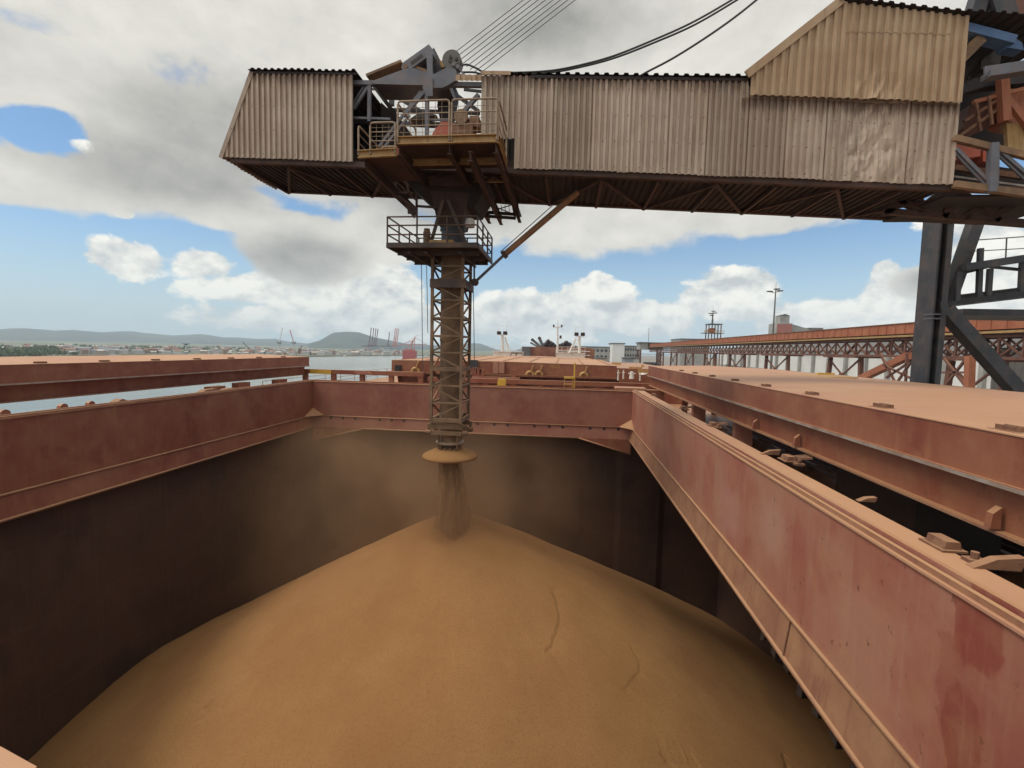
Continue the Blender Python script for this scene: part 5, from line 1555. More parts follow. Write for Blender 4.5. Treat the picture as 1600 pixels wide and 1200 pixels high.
lat((1500, 128), (1528, 122), 16.0, 0.03, 'rope', 'guard_rail')
# orange hopper machine
poly([(1560, 140), (1640, 135), (1640, 200), (1575, 190)], 14.6, 0.6, 'conveyor', 'hopper')
poly([(1515, 165), (1562, 145), (1575, 150), (1576, 185), (1512, 212), (1505, 200)], 14.9, 0.4, 'truss', 'hopper')
lat((1566, 118), (1570, 190), 14.3, 0.2, 'conveyor', 'hopper_post'); lat((1570, 150), (1612, 205), 14.3, 0.14, 'conveyor', 'hopper_post'); lat((1520, 160), (1640, 128), 14.4, 0.09, 'conveyor', 'hopper_post')
lat((1500, 212), (1560, 170), 14.4, 0.07, 'rusty', 'hopper_post'); lat((1506, 190), (1568, 150), 14.4, 0.07, 'rusty', 'hopper_post'); lat((1525, 160), (1532, 205), 14.35, 0.06, 'rusty', 'hopper_post'); lat((1545, 150), (1550, 195), 14.35, 0.06, 'rusty', 'hopper_post')
for k in range(4):
    lat((1574 + 9 * k, 195), (1577 + 9 * k, 236), 14.45, 0.13, 'ochre', 'hopper_strip')
poly([(1572, 192), (1620, 190), (1620, 202), (1572, 204)], 14.5, 0.2, 'ochre', 'hopper_lip')
# lower lattice of the inner boom
lat((1490, 216), (1660, 258), 13.75, 0.15, 'tower', 'top_chord'); lat((1490, 288), (1660, 310), 13.75, 0.16, 'tower', 'bottom_chord')
lat((1552, 224), (1548, 300), 13.7, 0.17, 'blue_grey', 'truss_post'); lat((1558, 226), (1556, 299), 13.72, 0.08, 'blue_grey', 'truss_post')
lat((1494, 233), (1548, 288), 13.75, 0.08); lat((1492, 240), (1540, 290), 13.78, 0.05); lat((1562, 236), (1625, 290), 13.75, 0.08); lat((1560, 243), (1618, 296), 13.78, 0.05)
poly([(1490, 221), (1500, 221), (1532, 229), (1532, 244), (1490, 250)], 14.6, 0.8, 'orange', 'belt_cover')
poly([(1536, 233), (1552, 236), (1552, 256), (1536, 252)], 14.6, 0.8, 'orange', 'belt_cover')
lat((1490, 262), (1640, 282), 14.6, 0.14, 'rusty', 'belt_rail'); lat((1490, 276), (1640, 296), 14.4, 0.05, 'seal', 'belt_rail')
poly([(1490, 250), (1660, 275), (1660, 300), (1490, 285)], 15.8, 0.1, 'clad_shade', 'inner_plate')
# open dark lacing right of the underside sheet
for a, c in (((1375, 300), (1440, 330)), ((1380, 335), (1432, 302)), ((1440, 325), (1470, 300)), ((1472, 340), (1500, 300)), ((1500, 345), (1560, 300)), ((1380, 330), (1600, 348)), ((1430, 300), (1445, 335)), ((1540, 345), (1600, 310)), ((1500, 300), (1560, 345)), ((1470, 305), (1600, 320))):
    lat(a, c, 15.0, 0.16, 'under', 'lacing_bar')
m = MB().box(9.7, 13.2, 14.0, 16.5, ZF(10) - 0.2, ZF(10) - 0.15); m.build('floor_plate', 'clad_shade', ldr)
lat((1372, 332), (1660, 355), 16.5, 0.18, 'under', 'bottom_chord')

# portal leg and braces on the quay
PL = 20.0
xp0, xp1 = 13.46, 13.93
MB().box(xp0, xp0 + 0.06, PL - 0.45, PL + 0.45, -11.0, 5.6).build('portal_leg_flange', 'navy', ldr)
MB().box(xp0 + 0.061, xp1 - 0.19, PL - 0.2, PL - 0.15, -11.0, 5.6).build('portal_leg_web', 'navy', ldr)
MB().box(xp1 - 0.189, xp1, PL - 0.45, PL + 0.45, -11.0, 5.6).build('portal_leg_flange', 'navy', ldr)
zs = at(1455, 500, Y=PL).z
for dz in (0, 0.16): MB().box(xp0 - 0.03, xp1 - 0.2, PL - 0.47, PL - 0.05, zs + dz, zs + dz + 0.05).build('splice_plate', 'blue_grey', ldr)
MB().bar(at(1530, 330, Y=PL), at(1478, 478, Y=PL), 0.38, 0.4, (0, 1, 0)).build('portal_brace', 'navy', ldr)
MB().bar(at(1476, 484, Y=PL - 0.2), at(1640, 668, Y=PL - 0.2), 0.42, 0.5, (0, 1, 0)).build('portal_brace', 'navy', ldr)
poly([(1470, 470), (1484, 478), (1484, 492), (1472, 492)], PL - 0.5, 0.05, 'navy', 'gusset_plate')
MB().ibeam(at(1474, 472, Y=PL), at(1680, 448, Y=PL), 0.35, 0.42, 0.04).build('portal_beam', 'navy', ldr)
MB().box(15.2, 20.0, 20.5, 23.0, 1.70, 1.95).build('walkway_floor', 'navy', ldr)
lat((1506, 418), (1680, 392), 19.5, 0.26, 'navy', 'walkway_beam'); lat((1496, 428), (1540, 417), 19.7, 0.14, 'navy', 'walkway_beam'); lat((1540, 416), (1600, 422), 19.8, 0.1, 'navy', 'walkway_beam')
for x, y0, y1 in ((1498, 424, 470), (1532, 388, 464), (1547, 420, 462), (1598, 400, 455)):
    lat((x, y0), (x - 3, y1), 19.6, 0.15, 'navy', 'walkway_post')
for x, y0 in ((1515, 376), (1573, 371), (1640, 366)): lat((x, y0), (x - 2, y0 + 40), 20.4, 0.035, 'rope', 'rail_post')
lat((1514, 376), (1680, 364), 20.4, 0.035, 'rope', 'guard_rail'); lat((1511, 393), (1680, 384), 20.4, 0.03, 'rope', 'guard_rail')

# ------------------------------------------------------------------ conveyor gallery on trestles along the quay
GX = 42.0
gal = thing('conveyor_gallery', 'long orange rust conveyor gallery on red lattice trestles along the quay', 'conveyor gallery', (GX + 1.5, 60, -11))
GY0, GY1 = 26.0, 250.0
zt = lambda y: 4.32 - 0.0011 * max(0, y - 80)
q_ = [(GY0 + (GY1 - GY0) * k / 16) for k in range(17)]
for k, (a, c) in enumerate(zip(q_, q_[1:])):
    m = MB().hexa([(GX, a, zt(a) - 1.3), (GX + 3, a, zt(a) - 1.3), (GX + 3, c, zt(c) - 1.3), (GX, c, zt(c) - 1.3), (GX, a, zt(a)), (GX + 3, a, zt(a)), (GX + 3, c, zt(c)), (GX, c, zt(c))])
    n = max(3, int((c - a) / 1.75))
    for j in range(n):
        y = a + (c - a) * (j + .5) / n
        m.box(GX - 0.07, GX - 0.003, y - 0.06, y + 0.06, zt(y) - 1.3, zt(y) + 0.03)
    m.build('gallery_panel', 'conveyor', gal)
MB().hexa([(GX - 0.12, GY0, zt(GY0) + 0.005), (GX + 3.1, GY0, zt(GY0) + 0.005), (GX + 3.1, GY1, zt(GY1) + 0.005), (GX - 0.12, GY1, zt(GY1) + 0.005),
           (GX - 0.12, GY0, zt(GY0) + 0.10), (GX + 3.1, GY0, zt(GY0) + 0.10), (GX + 3.1, GY1, zt(GY1) + 0.10), (GX - 0.12, GY1, zt(GY1) + 0.10)]).build('gallery_roof', 'rusty', gal)
MB().hexa([(GX - 0.7, GY0, 2.62), (GX - 0.02, GY0, 2.62), (GX - 0.02, GY1, 2.45), (GX - 0.7, GY1, 2.45), (GX - 0.7, GY0, 2.85), (GX - 0.02, GY0, 2.85), (GX - 0.02, GY1, 2.68), (GX - 0.7, GY1, 2.68)]).build('side_walkway', 'ochre', gal)
MB().box(GX, GX + 3, GY0, GY1, 2.4, 2.6).build('gallery_floor', 'truss', gal)
for x in (GX, GX + 3):
    MB().box(x - 0.12, x + 0.12, GY0, GY1, 0.05, 0.35).build('truss_chord', 'truss', gal)
    MB().box(x - 0.12, x + 0.12, GY0, GY1, 2.2, 2.42).build('truss_chord', 'truss', gal)
step = 2.6
n = int((190 - GY0) / step)
for k in range(n):
    y = GY0 + k * step
    for x in ((GX, GX + 3) if k < 22 else (GX,)):
        MB().bar((x, y, 0.35), (x, y, 2.2), 0.19).build('truss_post', 'truss', gal)
        X_ = MB()
        X_.bar((x - .02, y, 0.35), (x - .02, y + step, 2.2), 0.16); X_.bar((x + .14, y, 2.2), (x + .14, y + step, 0.35), 0.16)
        X_.build('truss_diagonal', 'truss', gal)
o = MB()
for k in range(int((GY1 - 190) / step)):
    y = 190 + k * step
    o.bar((GX, y, 0.35), (GX, y + step, 2.2), 0.12); o.bar((GX, y, 2.2), (GX, y + step, 0.35), 0.12); o.bar((GX, y, 0.35), (GX, y, 2.2), 0.12)
stuff(o.build('far_truss_diagonals', 'truss', gal))
for (ya, yb) in ((30, 36.5), (52.2, 58.6), (75.2, 83.2), (98.2, 108.2), (121, 131), (144, 154), (168, 178), (192, 202), (218, 228)):
    tr = MB().box(GX - 0.35, GX + 3.35, ya - 0.3, yb + 0.3, -0.15, 0.049).build('trestle', 'truss', gal)
    for x in (GX + 0.4,):
        for s_, y in ((-1, ya), (1, yb)):
            MB().bar((x + .3, y, -0.16), (x + .3, y + s_ * 1.0, -11), 0.5, 0.55, (0, 1, 0)).build('trestle_leg', 'truss', tr)
        for z0, z1 in ((-0.5, -5.4), (-5.6, -10.6)):
            MB().bar((x, ya, z0), (x, yb, z1), 0.2).build('trestle_brace', 'truss', tr)
            MB().bar((x + .15, yb, z0), (x + .15, ya, z1), 0.2).build('trestle_brace', 'truss', tr)
        MB().bar((x, ya, -5.5), (x, yb, -5.5), 0.22).build('trestle_brace', 'truss', tr)
        MB().disc((x - 0.05, (ya + yb) / 2, -2.95), (1, 0, 0), 0.5, 0.3, 8).build('brace_plate', 'truss', tr)
# inclined feeder brace and slanted lattice leg near the portal
MB().bar(at(1345, 592, X=40.5), at(1420, 556, X=40.5), 0.8, 0.8).build('feeder_arm', 'conveyor', gal)
for a, c in (((1375, 552), (1400, 600)), ((1400, 600), (1430, 556)), ((1380, 570), (1425, 592)), ((1385, 590), (1430, 560)), ((1417, 552), (1415, 600)), ((1430, 552), (1428, 600))):
    MB().bar(at(*a, X=39.5), at(*c, X=39.5), 0.22).build('feeder_lattice', 'truss', gal)
for a, c in (((1516, 556), (1514, 612)), ):
    MB().bar(at(*a, X=39), at(*c, X=39), 0.6, 0.6).build('feeder_post', 'conveyor', gal)
for a, c in (((1475, 560), (1510, 605)), ((1475, 605), (1510, 560)), ((1470, 582), (1512, 582))):
    MB().bar(at(*a, X=39.5), at(*c, X=39.5), 0.2).build('feeder_lattice', 'truss', gal)

# transfer house where the gallery ends
p, q = at(999.5, 536, Y=252), at(1026, 545, Y=252)
th = thing('transfer_house', 'grey concrete transfer house at the far end of the orange gallery', 'transfer house', ((p.x + q.x) / 2, 254, -11))
MB().box(p.x, q.x + 3, 251, 262, 1.2, p.z).build('house_wall', 'concrete', th)
MB().box(p.x - 0.6, q.x + 4, 250.4, 262.6, p.z + 0.01, p.z + 0.5).build('house_roof', 'shed', th)
for x in (p.x + 0.5, q.x + 2):
    for y in (251.5, 261): MB().box(x - 0.4, x + 0.4, y - 0.4, y + 0.4, -11, 1.19).build('house_post', 'truss', th)
MB().box(p.x + 4, q.x + 3, 250.8, 250.99, 1.6, 4.6).build('gallery_opening', 'black', th)
MB().tube((p.x + 5, 256, p.z), (p.x + 5, 256, p.z + 8), 0.12, 5).build('lightning_rod', 'shed', th)

# white ribbed warehouse behind the trestles
wh = thing('warehouse', 'long white warehouse with grey buttresses seen under the gallery', 'warehouse', (72, 140, -11))
MB().box(72, 110, 72, 235, -11, 1.5).build('wall', 'wall_white', wh)
MB().prism([(71, 72, 1.51), (111, 72, 1.51), (91, 72, 6)], (0, 163, 0)).build('roof', 'shed', wh)
for k in range(20):
    y = 75 + k * 8.2
    MB().box(71.3, 71.99, y - 0.5, y + 0.5, -11, 1.3).build('buttress', 'concrete', wh)
MB().box(71.6, 71.985, 72.5, 234.5, -7.2, -6.6).build('wall_band', 'concrete', wh)
MB().box(71.7, 71.985, 72.5, 234.5, -5.2, -4.9).build('wall_band', 'concrete', wh)
gs = thing('shed', 'dark grey corrugated shed at the right edge behind the gallery', 'shed', (56, 50, -11))
MB().corr(30, 70, lambda u: -11, lambda u: 1.6, lambda u, v, o: (56 - o, u, v), pitch=0.9, amp=0.12).build('wall', 'shed', gs)
MB().box(56.05, 70.5, 30, 70, -11, 1.59).build('wall_core', 'shed', gs)
MB().prism([(55.6, 29.6, 1.61), (71, 29.6, 1.61), (63, 29.6, 3.2)], (0, 41, 0)).build('roof', 'shed', gs)


def far_building(name, x0, x1, ytop, Y, depth, label, cat, mt, rows=0, cols=0, group=None, zb=-11, roof='shed'):
    a, c = at(x0, ytop, Y=Y), at(x1, ytop, Y=Y)
    b = thing(name, label, cat, ((a.x + c.x) / 2, Y + depth / 2, zb), group)
    MB().box(a.x, c.x, Y, Y + depth, zb, a.z).build('wall', mt, b)
    MB().box(a.x - 0.4, c.x + 0.4, Y - 0.4, Y + depth + 0.4, a.z + 0.01, a.z + 0.5).build('roof', roof, b)
    for r in range(rows):
        for k in range(cols):
            x = a.x + (c.x - a.x) * (k + .5) / cols
            z = a.z - 2.0 - r * 3.6
            MB().box(x - (c.x - a.x) / cols * 0.3, x + (c.x - a.x) / cols * 0.3, Y - 0.08, Y - 0.01, z - 0.7, z + 0.7).build('window', 'glass', b)
    return b


far_building('port_building', 905, 957, 542, 300, 25, 'pale grey block with rows of windows beyond the bow', 'building', 'concrete', 3, 8)
far_building('silo_block', 957, 976, 537, 285, 22, 'tall blank white silo block left of the transfer house', 'silo block', 'wall_white', 0, 0)
far_building('port_building', 976, 1000, 541, 310, 20, 'pale building right of the tall white silo block', 'building', 'concrete', 4, 6)
far_building('port_building', 1064, 1106, 530, 330, 30, 'low grey roofed building seen over the gallery beside the hopper tower', 'building', 'concrete', 1, 8)
for k, (x0, x1, mt) in enumerate(((930, 948, 'town1'), (976, 990, 'town4'), (990, 999, 'town3'))):
    far_building('quay_shed', x0, x1, 560, 250, 12, ('tan low quay shed beyond the bow', 'dark low quay shed below the pale building', 'cream low quay shed beside the transfer house')[k], 'shed', mt)
# silo works with red panel
Y = 260
a, c = at(1214, 505, Y=Y), at(1237, 521, Y=Y)
sl = thing('silo_works', 'concrete silo head with a red panel rising behind the gallery', 'silo', ((a.x + c.x) / 2, Y, -11))
MB().box(a.x, c.x, Y, Y + 10, -11, a.z).build('silo_body', 'concrete', sl)
MB().box(a.x + 0.2, c.x - 0.2, Y - 0.3, Y - 0.01, c.z, a.z - 0.4).build('red_panel', 'signal_red', sl)
t0, t1 = at(1221, 493, Y=Y), at(1235.5, 493, Y=Y)
MB().box(t0.x, t1.x, Y + 1, Y + 7, a.z + 0.01, t0.z).build('head_house', 'concrete', sl)
MB().prism([(t0.x - .2, Y + .8, t0.z + .01), (t1.x + .2, Y + .8, t0.z + .01), ((t0.x + t1.x) / 2, Y + .8, t0.z + 0.9)], (0, 6.4, 0)).build('head_roof', 'shed', sl)
e0 = at(1268, 514, Y=Y)
MB().prism([(c.x + 0.01, Y + 2, a.z), (c.x + 0.01, Y + 2, a.z - 4), (e0.x, Y + 2, e0.z - 4), (e0.x, Y + 2, e0.z)], (0, 8, 0)).build('sloping_gallery', 'concrete', sl)
MB().box(e0.x + .01, e0.x + 6, Y + 2, Y + 10, -11, e0.z).build('side_house', 'concrete', sl)
MB().box(e0.x - .4, e0.x + 6.4, Y + 1.6, Y + 10.4, e0.z + .01, e0.z + 0.7).build('side_roof', 'shed', sl)

# open steel hopper tower
Y = 205
p0, p1 = at(1108, 507, Y=Y), at(1127, 507, Y=Y)
ht = thing('hopper_tower', 'open steel tower with an orange hopper rising over the gallery', 'hopper tower', ((p0.x + p1.x) / 2, Y, -11))
for x in (p0.x, p1.x, (p0.x + p1.x) / 2):
    for y in (Y, Y + 4): MB().bar((x, y, -11), (x, y, p0.z), 0.35).build('tower_leg', 'tower', ht)
MB().box(p0.x - 0.4, p1.x + 0.4, Y - 0.5, Y + 4.5, p0.z + .01, p0.z + 0.35).build('tower_roof', 'shed', ht)
zf = at(1115, 520, Y=Y).z
MB().box(p0.x - 2, p1.x + 1.2, Y - 1, Y + 5, zf - 0.2, zf).build('tower_floor', 'tower', ht)
MB().box(p0.x - 0.6, p1.x + 3.4, Y - 0.5, Y + 4.5, zf - 2.7, zf - 2.5).build('tower_floor', 'tower', ht)
MB().prism([(p0.x + 0.2, Y + .5, zf + .9), (p0.x + .9, Y + .5, zf + 0.1), (p0.x + 2.5, Y + .5, zf + 0.1), (p0.x + 3.0, Y + .5, zf + 1.4), (p0.x + 2.6, Y + .5, zf + 2.0), (p0.x + .7, Y + .5, zf + 1.9)], (0, 3, 0)).build('hopper', 'conveyor', ht)
for z in (0.5, 1.0): MB().tube((p0.x - 2, Y - 1, zf + z), (p1.x + 1.2, Y - 1, zf + z), 0.06, 5).build('guard_rail', 'ochre', ht)
for k in range(8): MB().tube((p0.x - 2 + k * 0.95, Y - 1, zf), (p0.x - 2 + k * 0.95, Y - 1, zf + 1), 0.06, 5).build('rail_post', 'ochre', ht)


def lamp_mast(x, ybase, ytop, Y, label, heads):
    a, c = at(x, ybase, Y=Y), at(x, ytop, Y=Y)
    lm = thing('floodlight_pole', label, 'light pole', (a.x, Y, a.z), 'floodlight poles along the quay')
    MB().tube((a.x, Y, a.z), (a.x, Y, c.z), 0.42, 8, 0.16).build('pole', 'shed', lm)
    for dx, dz in heads:
        MB().bar((a.x, Y, c.z + dz - 0.3), (a.x + dx, Y, c.z + dz), 0.12).build('lamp_arm', 'shed', lm)
        MB().box(a.x + dx - 0.75, a.x + dx + 0.75, Y - 0.4, Y + 0.4, c.z + dz, c.z + dz + 0.3).build('floodlight', 'navy', lm)
    MB().tube((a.x, Y, c.z), (a.x, Y, c.z + 2.2), 0.05, 5).build('lightning_rod', 'shed', lm)


lamp_mast(1203, 600, 453, 150, 'tall floodlight pole left of the concrete silo head', ((-1.6, -0.6), (0.3, 0.1), (1.2, -0.4)))
lamp_mast(1113, 506, 488, 206, 'short floodlight pole standing on the open hopper tower', ((-1.0, -0.6), (0.2, 0.3), (0.9, -0.4), (-0.4, -1.4)))

# quay clutter seen over the starboard bow
for k, (px_, py_, w, h, mt, lab) in enumerate(((1008, 575, 3, 2, 'yellow', 'yellow quay machine below the transfer house'), (1016, 566, 5, 4, 'navy', 'dark quay machine under the near end of the gallery'), (983, 566, 6, 2.4, 'town4', 'long dark truck trailer parked on the far quay'))):
    p = at(px_, py_, Y=200)
    v = thing('quay_vehicle', lab, 'vehicle', (p.x, 200, -11), None)
    MB().box(p.x - w / 2, p.x + w / 2, 199, 202, p.z - h, p.z).build('vehicle_body', mt, v)
    MB().box(p.x + w / 2 + .02, p.x + w / 2 + 1.6, 199, 202, p.z - h, p.z - 0.4).build('cab', mt, v)
    for dx in (-0.35, 0.35): MB().tube((p.x + w * dx, 198.8, p.z - h), (p.x + w * dx, 202.2, p.z - h), 0.5, 10).build('wheel', 'black', v)
    MB().box(p.x - w * .3, p.x + w * .3, 199.5, 201.5, -11, p.z - h - .01).build('chassis', 'black', v)


# ------------------------------------------------------------------ trees
def leaf_cloud(mb, c, rx, ry, rz, n, size, rnd):
    for _ in range(n):
        while True:
            d = Vector((rnd.uniform(-1, 1), rnd.uniform(-1, 1), rnd.uniform(-1, 1)))
            if 0.15 < d.length < 1: break
        p = Vector(c) + Vector((d.x * rx, d.y * ry, d.z * rz))
        a = Vector((rnd.uniform(-1, 1), rnd.uniform(-1, 1), rnd.uniform(-1, 1))).normalized()
        b_ = a.cross(Vector((rnd.uniform(-1, 1), rnd.uniform(-1, 1), rnd.uniform(-1, 1)))).normalized()
        s = size * rnd.uniform(0.6, 1.4)
        mb.add([p - a * s, p + b_ * s * 0.6, p + a * s, p - b_ * s * 0.6], [(0, 1, 2, 3)])


rt = random.Random(11)
for k, (px_, py_, s) in enumerate(((1140, 577, 3.2), (1131, 580, 2.6), (1150, 580, 2.4))):
    p = at(px_, py_, X=58)
    t = thing('tree', ('broad green tree between the trestles', 'smaller tree left of the broad tree between the trestles', 'smaller tree right of the broad tree between the trestles')[k], 'tree', (p.x, p.y, -11), 'trees behind the trestles')
    MB().tube((p.x, p.y, -11), (p.x, p.y, p.z - s * 0.2), 0.35, 8, 0.15).build('trunk', 'bark', t)
    c = MB()
    for _ in range(9):
        leaf_cloud(c, (p.x + rt.uniform(-1, 1) * s * .7, p.y + rt.uniform(-1, 1) * s * .7, p.z - 1.0 + rt.uniform(-1, 1) * s * .55), s * .5, s * .5, s * .42, 130, 0.28, rt)
    c.build('crown', 'foliage', t)

# ------------------------------------------------------------------ far shore: mangrove, town, cranes
def shore(px_, mult=1.0):
    """ground point behind the far waterline in a given direction"""
    cs = [(-400, 575), (0, 562), (60, 559.5), (112, 557), (200, 555.8), (350, 556.0), (484, 557.3), (560, 556.4), (632, 555.8), (700, 556.4), (790, 556.6)]
    for (xa, ya), (xb, yb) in zip(cs, cs[1:]):
        if xa <= px_ <= xb:
            p = at(px_, ya + (yb - ya) * (px_ - xa) / (xb - xa), Z=WATER)
            return Vector((p.x * mult, p.y * mult, WATER + 1.2))
    return None


rm = random.Random(5)
mg = MB()
for k in range(130):
    px_ = rm.uniform(-60, 118)
    b0 = shore(px_, rm.uniform(1.02, 1.22))
    hh = rm.uniform(2.6, 4.6) * (0.65 if px_ > 95 else 1)
    leaf_cloud(mg, b0 + Vector((0, 0, hh * 0.7)), hh * 1.3, hh * 1.3, hh * 0.75, 90, 0.75, rm)
g = mg.build('mangrove_belt', 'foliage')
g['kind'] = 'stuff'; g['label'] = 'green mangrove belt along the left shore'; g['category'] = 'mangrove'
sb = MB()
for k in range(190):
    px_ = rm.uniform(-40, 420)
    b0 = shore(px_, rm.uniform(1.15, 1.9))
    hh = rm.uniform(2.5, 5.0)
    leaf_cloud(sb, b0 + Vector((0, 0, hh * 0.8)), hh * 1.2, hh * 1.2, hh * 0.8, 34, 1.5, rm)
g = sb.build('shore_wood', 'foliage')
g['kind'] = 'stuff'; g['label'] = 'scattered dark trees among the far waterfront houses'; g['category'] = 'trees'
# town houses: five prototypes, every house its own object
protos = []
for k in range(5):
    w, d, h = ((9, 8, 4.5), (12, 9, 3.8), (8, 8, 6.5), (16, 10, 5.2), (7, 7, 3.4))[k]
    m = MB().box(-w / 2, w / 2, -d / 2, d / 2, -1, h)
    m.prism([(-w / 2 - .4, -d / 2 - .4, h + .01), (w / 2 + .4, -d / 2 - .4, h + .01), (w / 2 + .4, 0, h + 1.6), (-w / 2 - .4, 0, h + 1.6)], (0, 0, 0.15))
    m.prism([(-w / 2 - .4, d / 2 + .4, h + .01), (w / 2 + .4, d / 2 + .4, h + .01), (w / 2 + .4, 0, h + 1.6), (-w / 2 - .4, 0, h + 1.6)], (0, 0, 0.14))
    me = bpy.data.meshes.new('waterfront_house')
    me.from_pydata(m.v, [], m.f)
    me.materials.append(M['town%d' % k]); me.materials.append(M['roof_red' if k in (0, 2) else 'town4' if k == 3 else 'town3'])
    for i, pl in enumerate(me.polygons): pl.material_index = 1 if i >= 6 else 0
    protos.append(me)
names = ('pale house with clay roof', 'tan house with cream roof', 'brick house with clay roof', 'broad cream house with slate roof', 'small slate grey house with cream roof')
for i in range(290):
    px_ = rm.uniform(95, 640) if i < 262 else rm.uniform(0, 120)
    mult = 1.03 + 0.85 * rm.random() ** 1.6 if i < 262 else rm.uniform(1.5, 2.1)
    b0 = shore(px_, mult)
    k = rm.randrange(5)
    o = bpy.data.objects.new('waterfront_house', protos[k])
    COL.objects.link(o)
    sc_ = rm.uniform(0.5, 0.95)
    o.location = (b0.x, b0.y, b0.z + 0.3)
    o.scale = (sc_, sc_, sc_ * rm.uniform(.85, 1.25))
    o.rotation_euler = (0, 0, math.atan2(b0.y, b0.x) + math.pi / 2 + rm.uniform(-.5, .5))
    o['label'] = names[k] + ' in the far waterfront town'
    o['category'] = 'house'
    o['group'] = names[k] + 's of the far waterfront town'
# water tower and small waterside pylons
b0 = shore(291, 1.5)
wt = thing('water_tower', 'mushroom shaped water tower above the far waterfront houses', 'water tower', b0)
top_ = ray(291, 536.5); kk = b0.xy.length / top_.xy.length
zt_ = top_.z * kk
MB().tube(b0, (b0.x, b0.y, zt_ - 2), 1.1, 10).build('tower_stem', 'town0', wt)
MB().lathe((b0.x, b0.y, zt_), [(0, -4), (1.5, -3.5), (6, -1), (6, 0), (0, 0.8)], 20).build('tank', 'crane_blue', wt)


def dirpt(px_, py_, D):
    d = ray(px_, py_)
    return d * (D / d.xy.length)


def sta_crane(px_, ytop, D, lean, label, dark, group):
    """ship-to-shore crane with its jib raised"""
    base = dirpt(px_, 552, D); base.z = WATER + 2
    hz = dirpt(px_, 541, D).z
    side = Vector((base.y, -base.x, 0)).normalized()
    c = thing('quay_crane', label, 'quay crane', base, group)
    fr = c
    w = 9.0
    for s in (-1, 1):
        for dd in (-1, 1):
            q = base + side * s * w + base.xy.normalized().to_3d() * dd * 6
            MB().bar(q, (q.x, q.y, hz), 1.6).build('portal_leg', 'crane_blue', fr)
    MB().bar(base + side * -w + Vector((0, 0, (hz - base.z) * .55)), base + side * w + Vector((0, 0, (hz - base.z) * .55)), 1.8).build('portal_beam', 'crane_blue', fr)
    h_ = Vector((base.x, base.y, hz))
    MB().bar(h_ - side * (w + 14), h_ + side * (w + 2), 2.6, 3.2).build('trolley_girder', dark, fr)
    tip = dirpt(px_ + lean, ytop, D)
    MB().bar(h_ + side * 1, tip, 2.0, 2.4, (0, 1, 0)).build('raised_jib', dark, fr)
    MB().bar(h_ + side * -4, tip + (h_ - tip) * 0.35, 0.7).build('jib_stay', dark, fr)
    MB().box(h_.x - 3, h_.x + 3, h_.y - 3, h_.y + 3, hz + 2, hz + 5).build('machine_house', dark, fr)


for k, (px_, yt, ln) in enumerate(((576.5, 512, 3.5), (580.5, 512.5, 3.5), (584, 513, 3.5), (587, 514, 3.5))):
    sta_crane(px_, yt, 1500 + 25 * k, ln, ('leftmost', 'second from left', 'third from left', 'fourth from left')[k] + ' of the quay cranes with dark raised jibs before the round hill', 'crane_dark', 'cranes with dark raised jibs')
sta_crane(606, 519, 1560, 2.5, 'single quay crane with a short dark jib between the two crane rows', 'crane_dark', 'cranes with dark raised jibs')
for k, (px_, yt, ln) in enumerate(((614, 513, 4), (616.5, 513, 4), (619, 514, 4))):
    sta_crane(px_, yt, 1600 + 25 * k, ln, ('left', 'middle', 'right')[k] + ' one of the three pale red jib cranes near the red ship', 'crane_red', 'three pale red jib cranes')
for k, (px_, yt, ln, lab) in enumerate(((436, 512, 5.5, 'left slender pale harbour crane with a steep jib'), (459, 515.5, -6, 'right slender pale harbour crane leaning left'))):
    D = 1000
    base = dirpt(px_, 552, D); base.z = WATER + 2
    c = thing('harbour_crane', lab, 'harbour crane', base, 'slender harbour cranes over the town')
    kz = dirpt(px_, 536, D)
    MB().bar(base, kz, 1.8).build('crane_tower', 'town0', c)
    tip = dirpt(px_ + ln, yt, D)
    MB().bar(kz, tip, 1.1, 1.1, (0, 1, 0)).build('jib', 'town0' if k == 0 else 'crane_red', c)
    MB().box(kz.x - 3, kz.x + 3, kz.y - 3, kz.y + 3, kz.z - 1.5, kz.z + 2.5).build('crane_cab', 'town4', c)
# low dark crane arms over the waterfront
for k, (x0, y0, x1, y1) in enumerate(((395, 550, 379, 534.5), (468, 545, 473, 540))):
    D = 900
    a, c_ = dirpt(x0, y0, D), dirpt(x1, y1, D)
    g_ = thing('dredger_arm', ('dark slanting dredger arm over the far waterline', 'stubby dark gantry above the town houses')[k], 'dredger arm', Vector((a.x, a.y, WATER + 1)))
    MB().bar((a.x, a.y, WATER + 1), a, 4, 3).build('arm_base', 'crane_dark', g_)
    MB().bar(a, c_, 1.2).build('arm', 'crane_dark', g_)
# pale red cranes lying low and the red ship
D = 1350
for k, (x0, y0, x1, y1, x2, y2) in enumerate(((640, 546, 648, 527, 667, 538), (632, 546, 645, 532, 628, 539))):
    b1 = dirpt(x0, y0, D); b1.z = WATER + 2
    c = thing('quay_crane', ('pale red crane with a long level jib behind the red ship', 'pale red crane with a short jib left of the red ship')[k], 'quay crane', b1)
    a, p_, j = dirpt(x0, 548, D), dirpt(x1, y1, D), dirpt(x2, y2, D)
    MB().bar(b1, p_, 1.8).build('crane_mast', 'crane_red', c); MB().bar(b1 + Vector((14, 0, 0)), p_, 1.6).build('crane_mast', 'crane_red', c)
    l_ = dirpt(x0 - 8, y2, D)
    MB().bar(l_, j, 2.0, 2.0).build('jib', 'crane_red', c); MB().bar(p_, j, 0.7).build('jib_stay', 'crane_red', c); MB().bar(p_, l_, 0.7).build('jib_stay', 'crane_red', c)
    MB().bar(p_, dirpt(x1 + 5, y1 - 3.5, D), 1.0).build('jib_tip', 'crane_red', c)
D = 640
a, b1 = dirpt(629, 555.4, D), dirpt(648, 555.4, D)
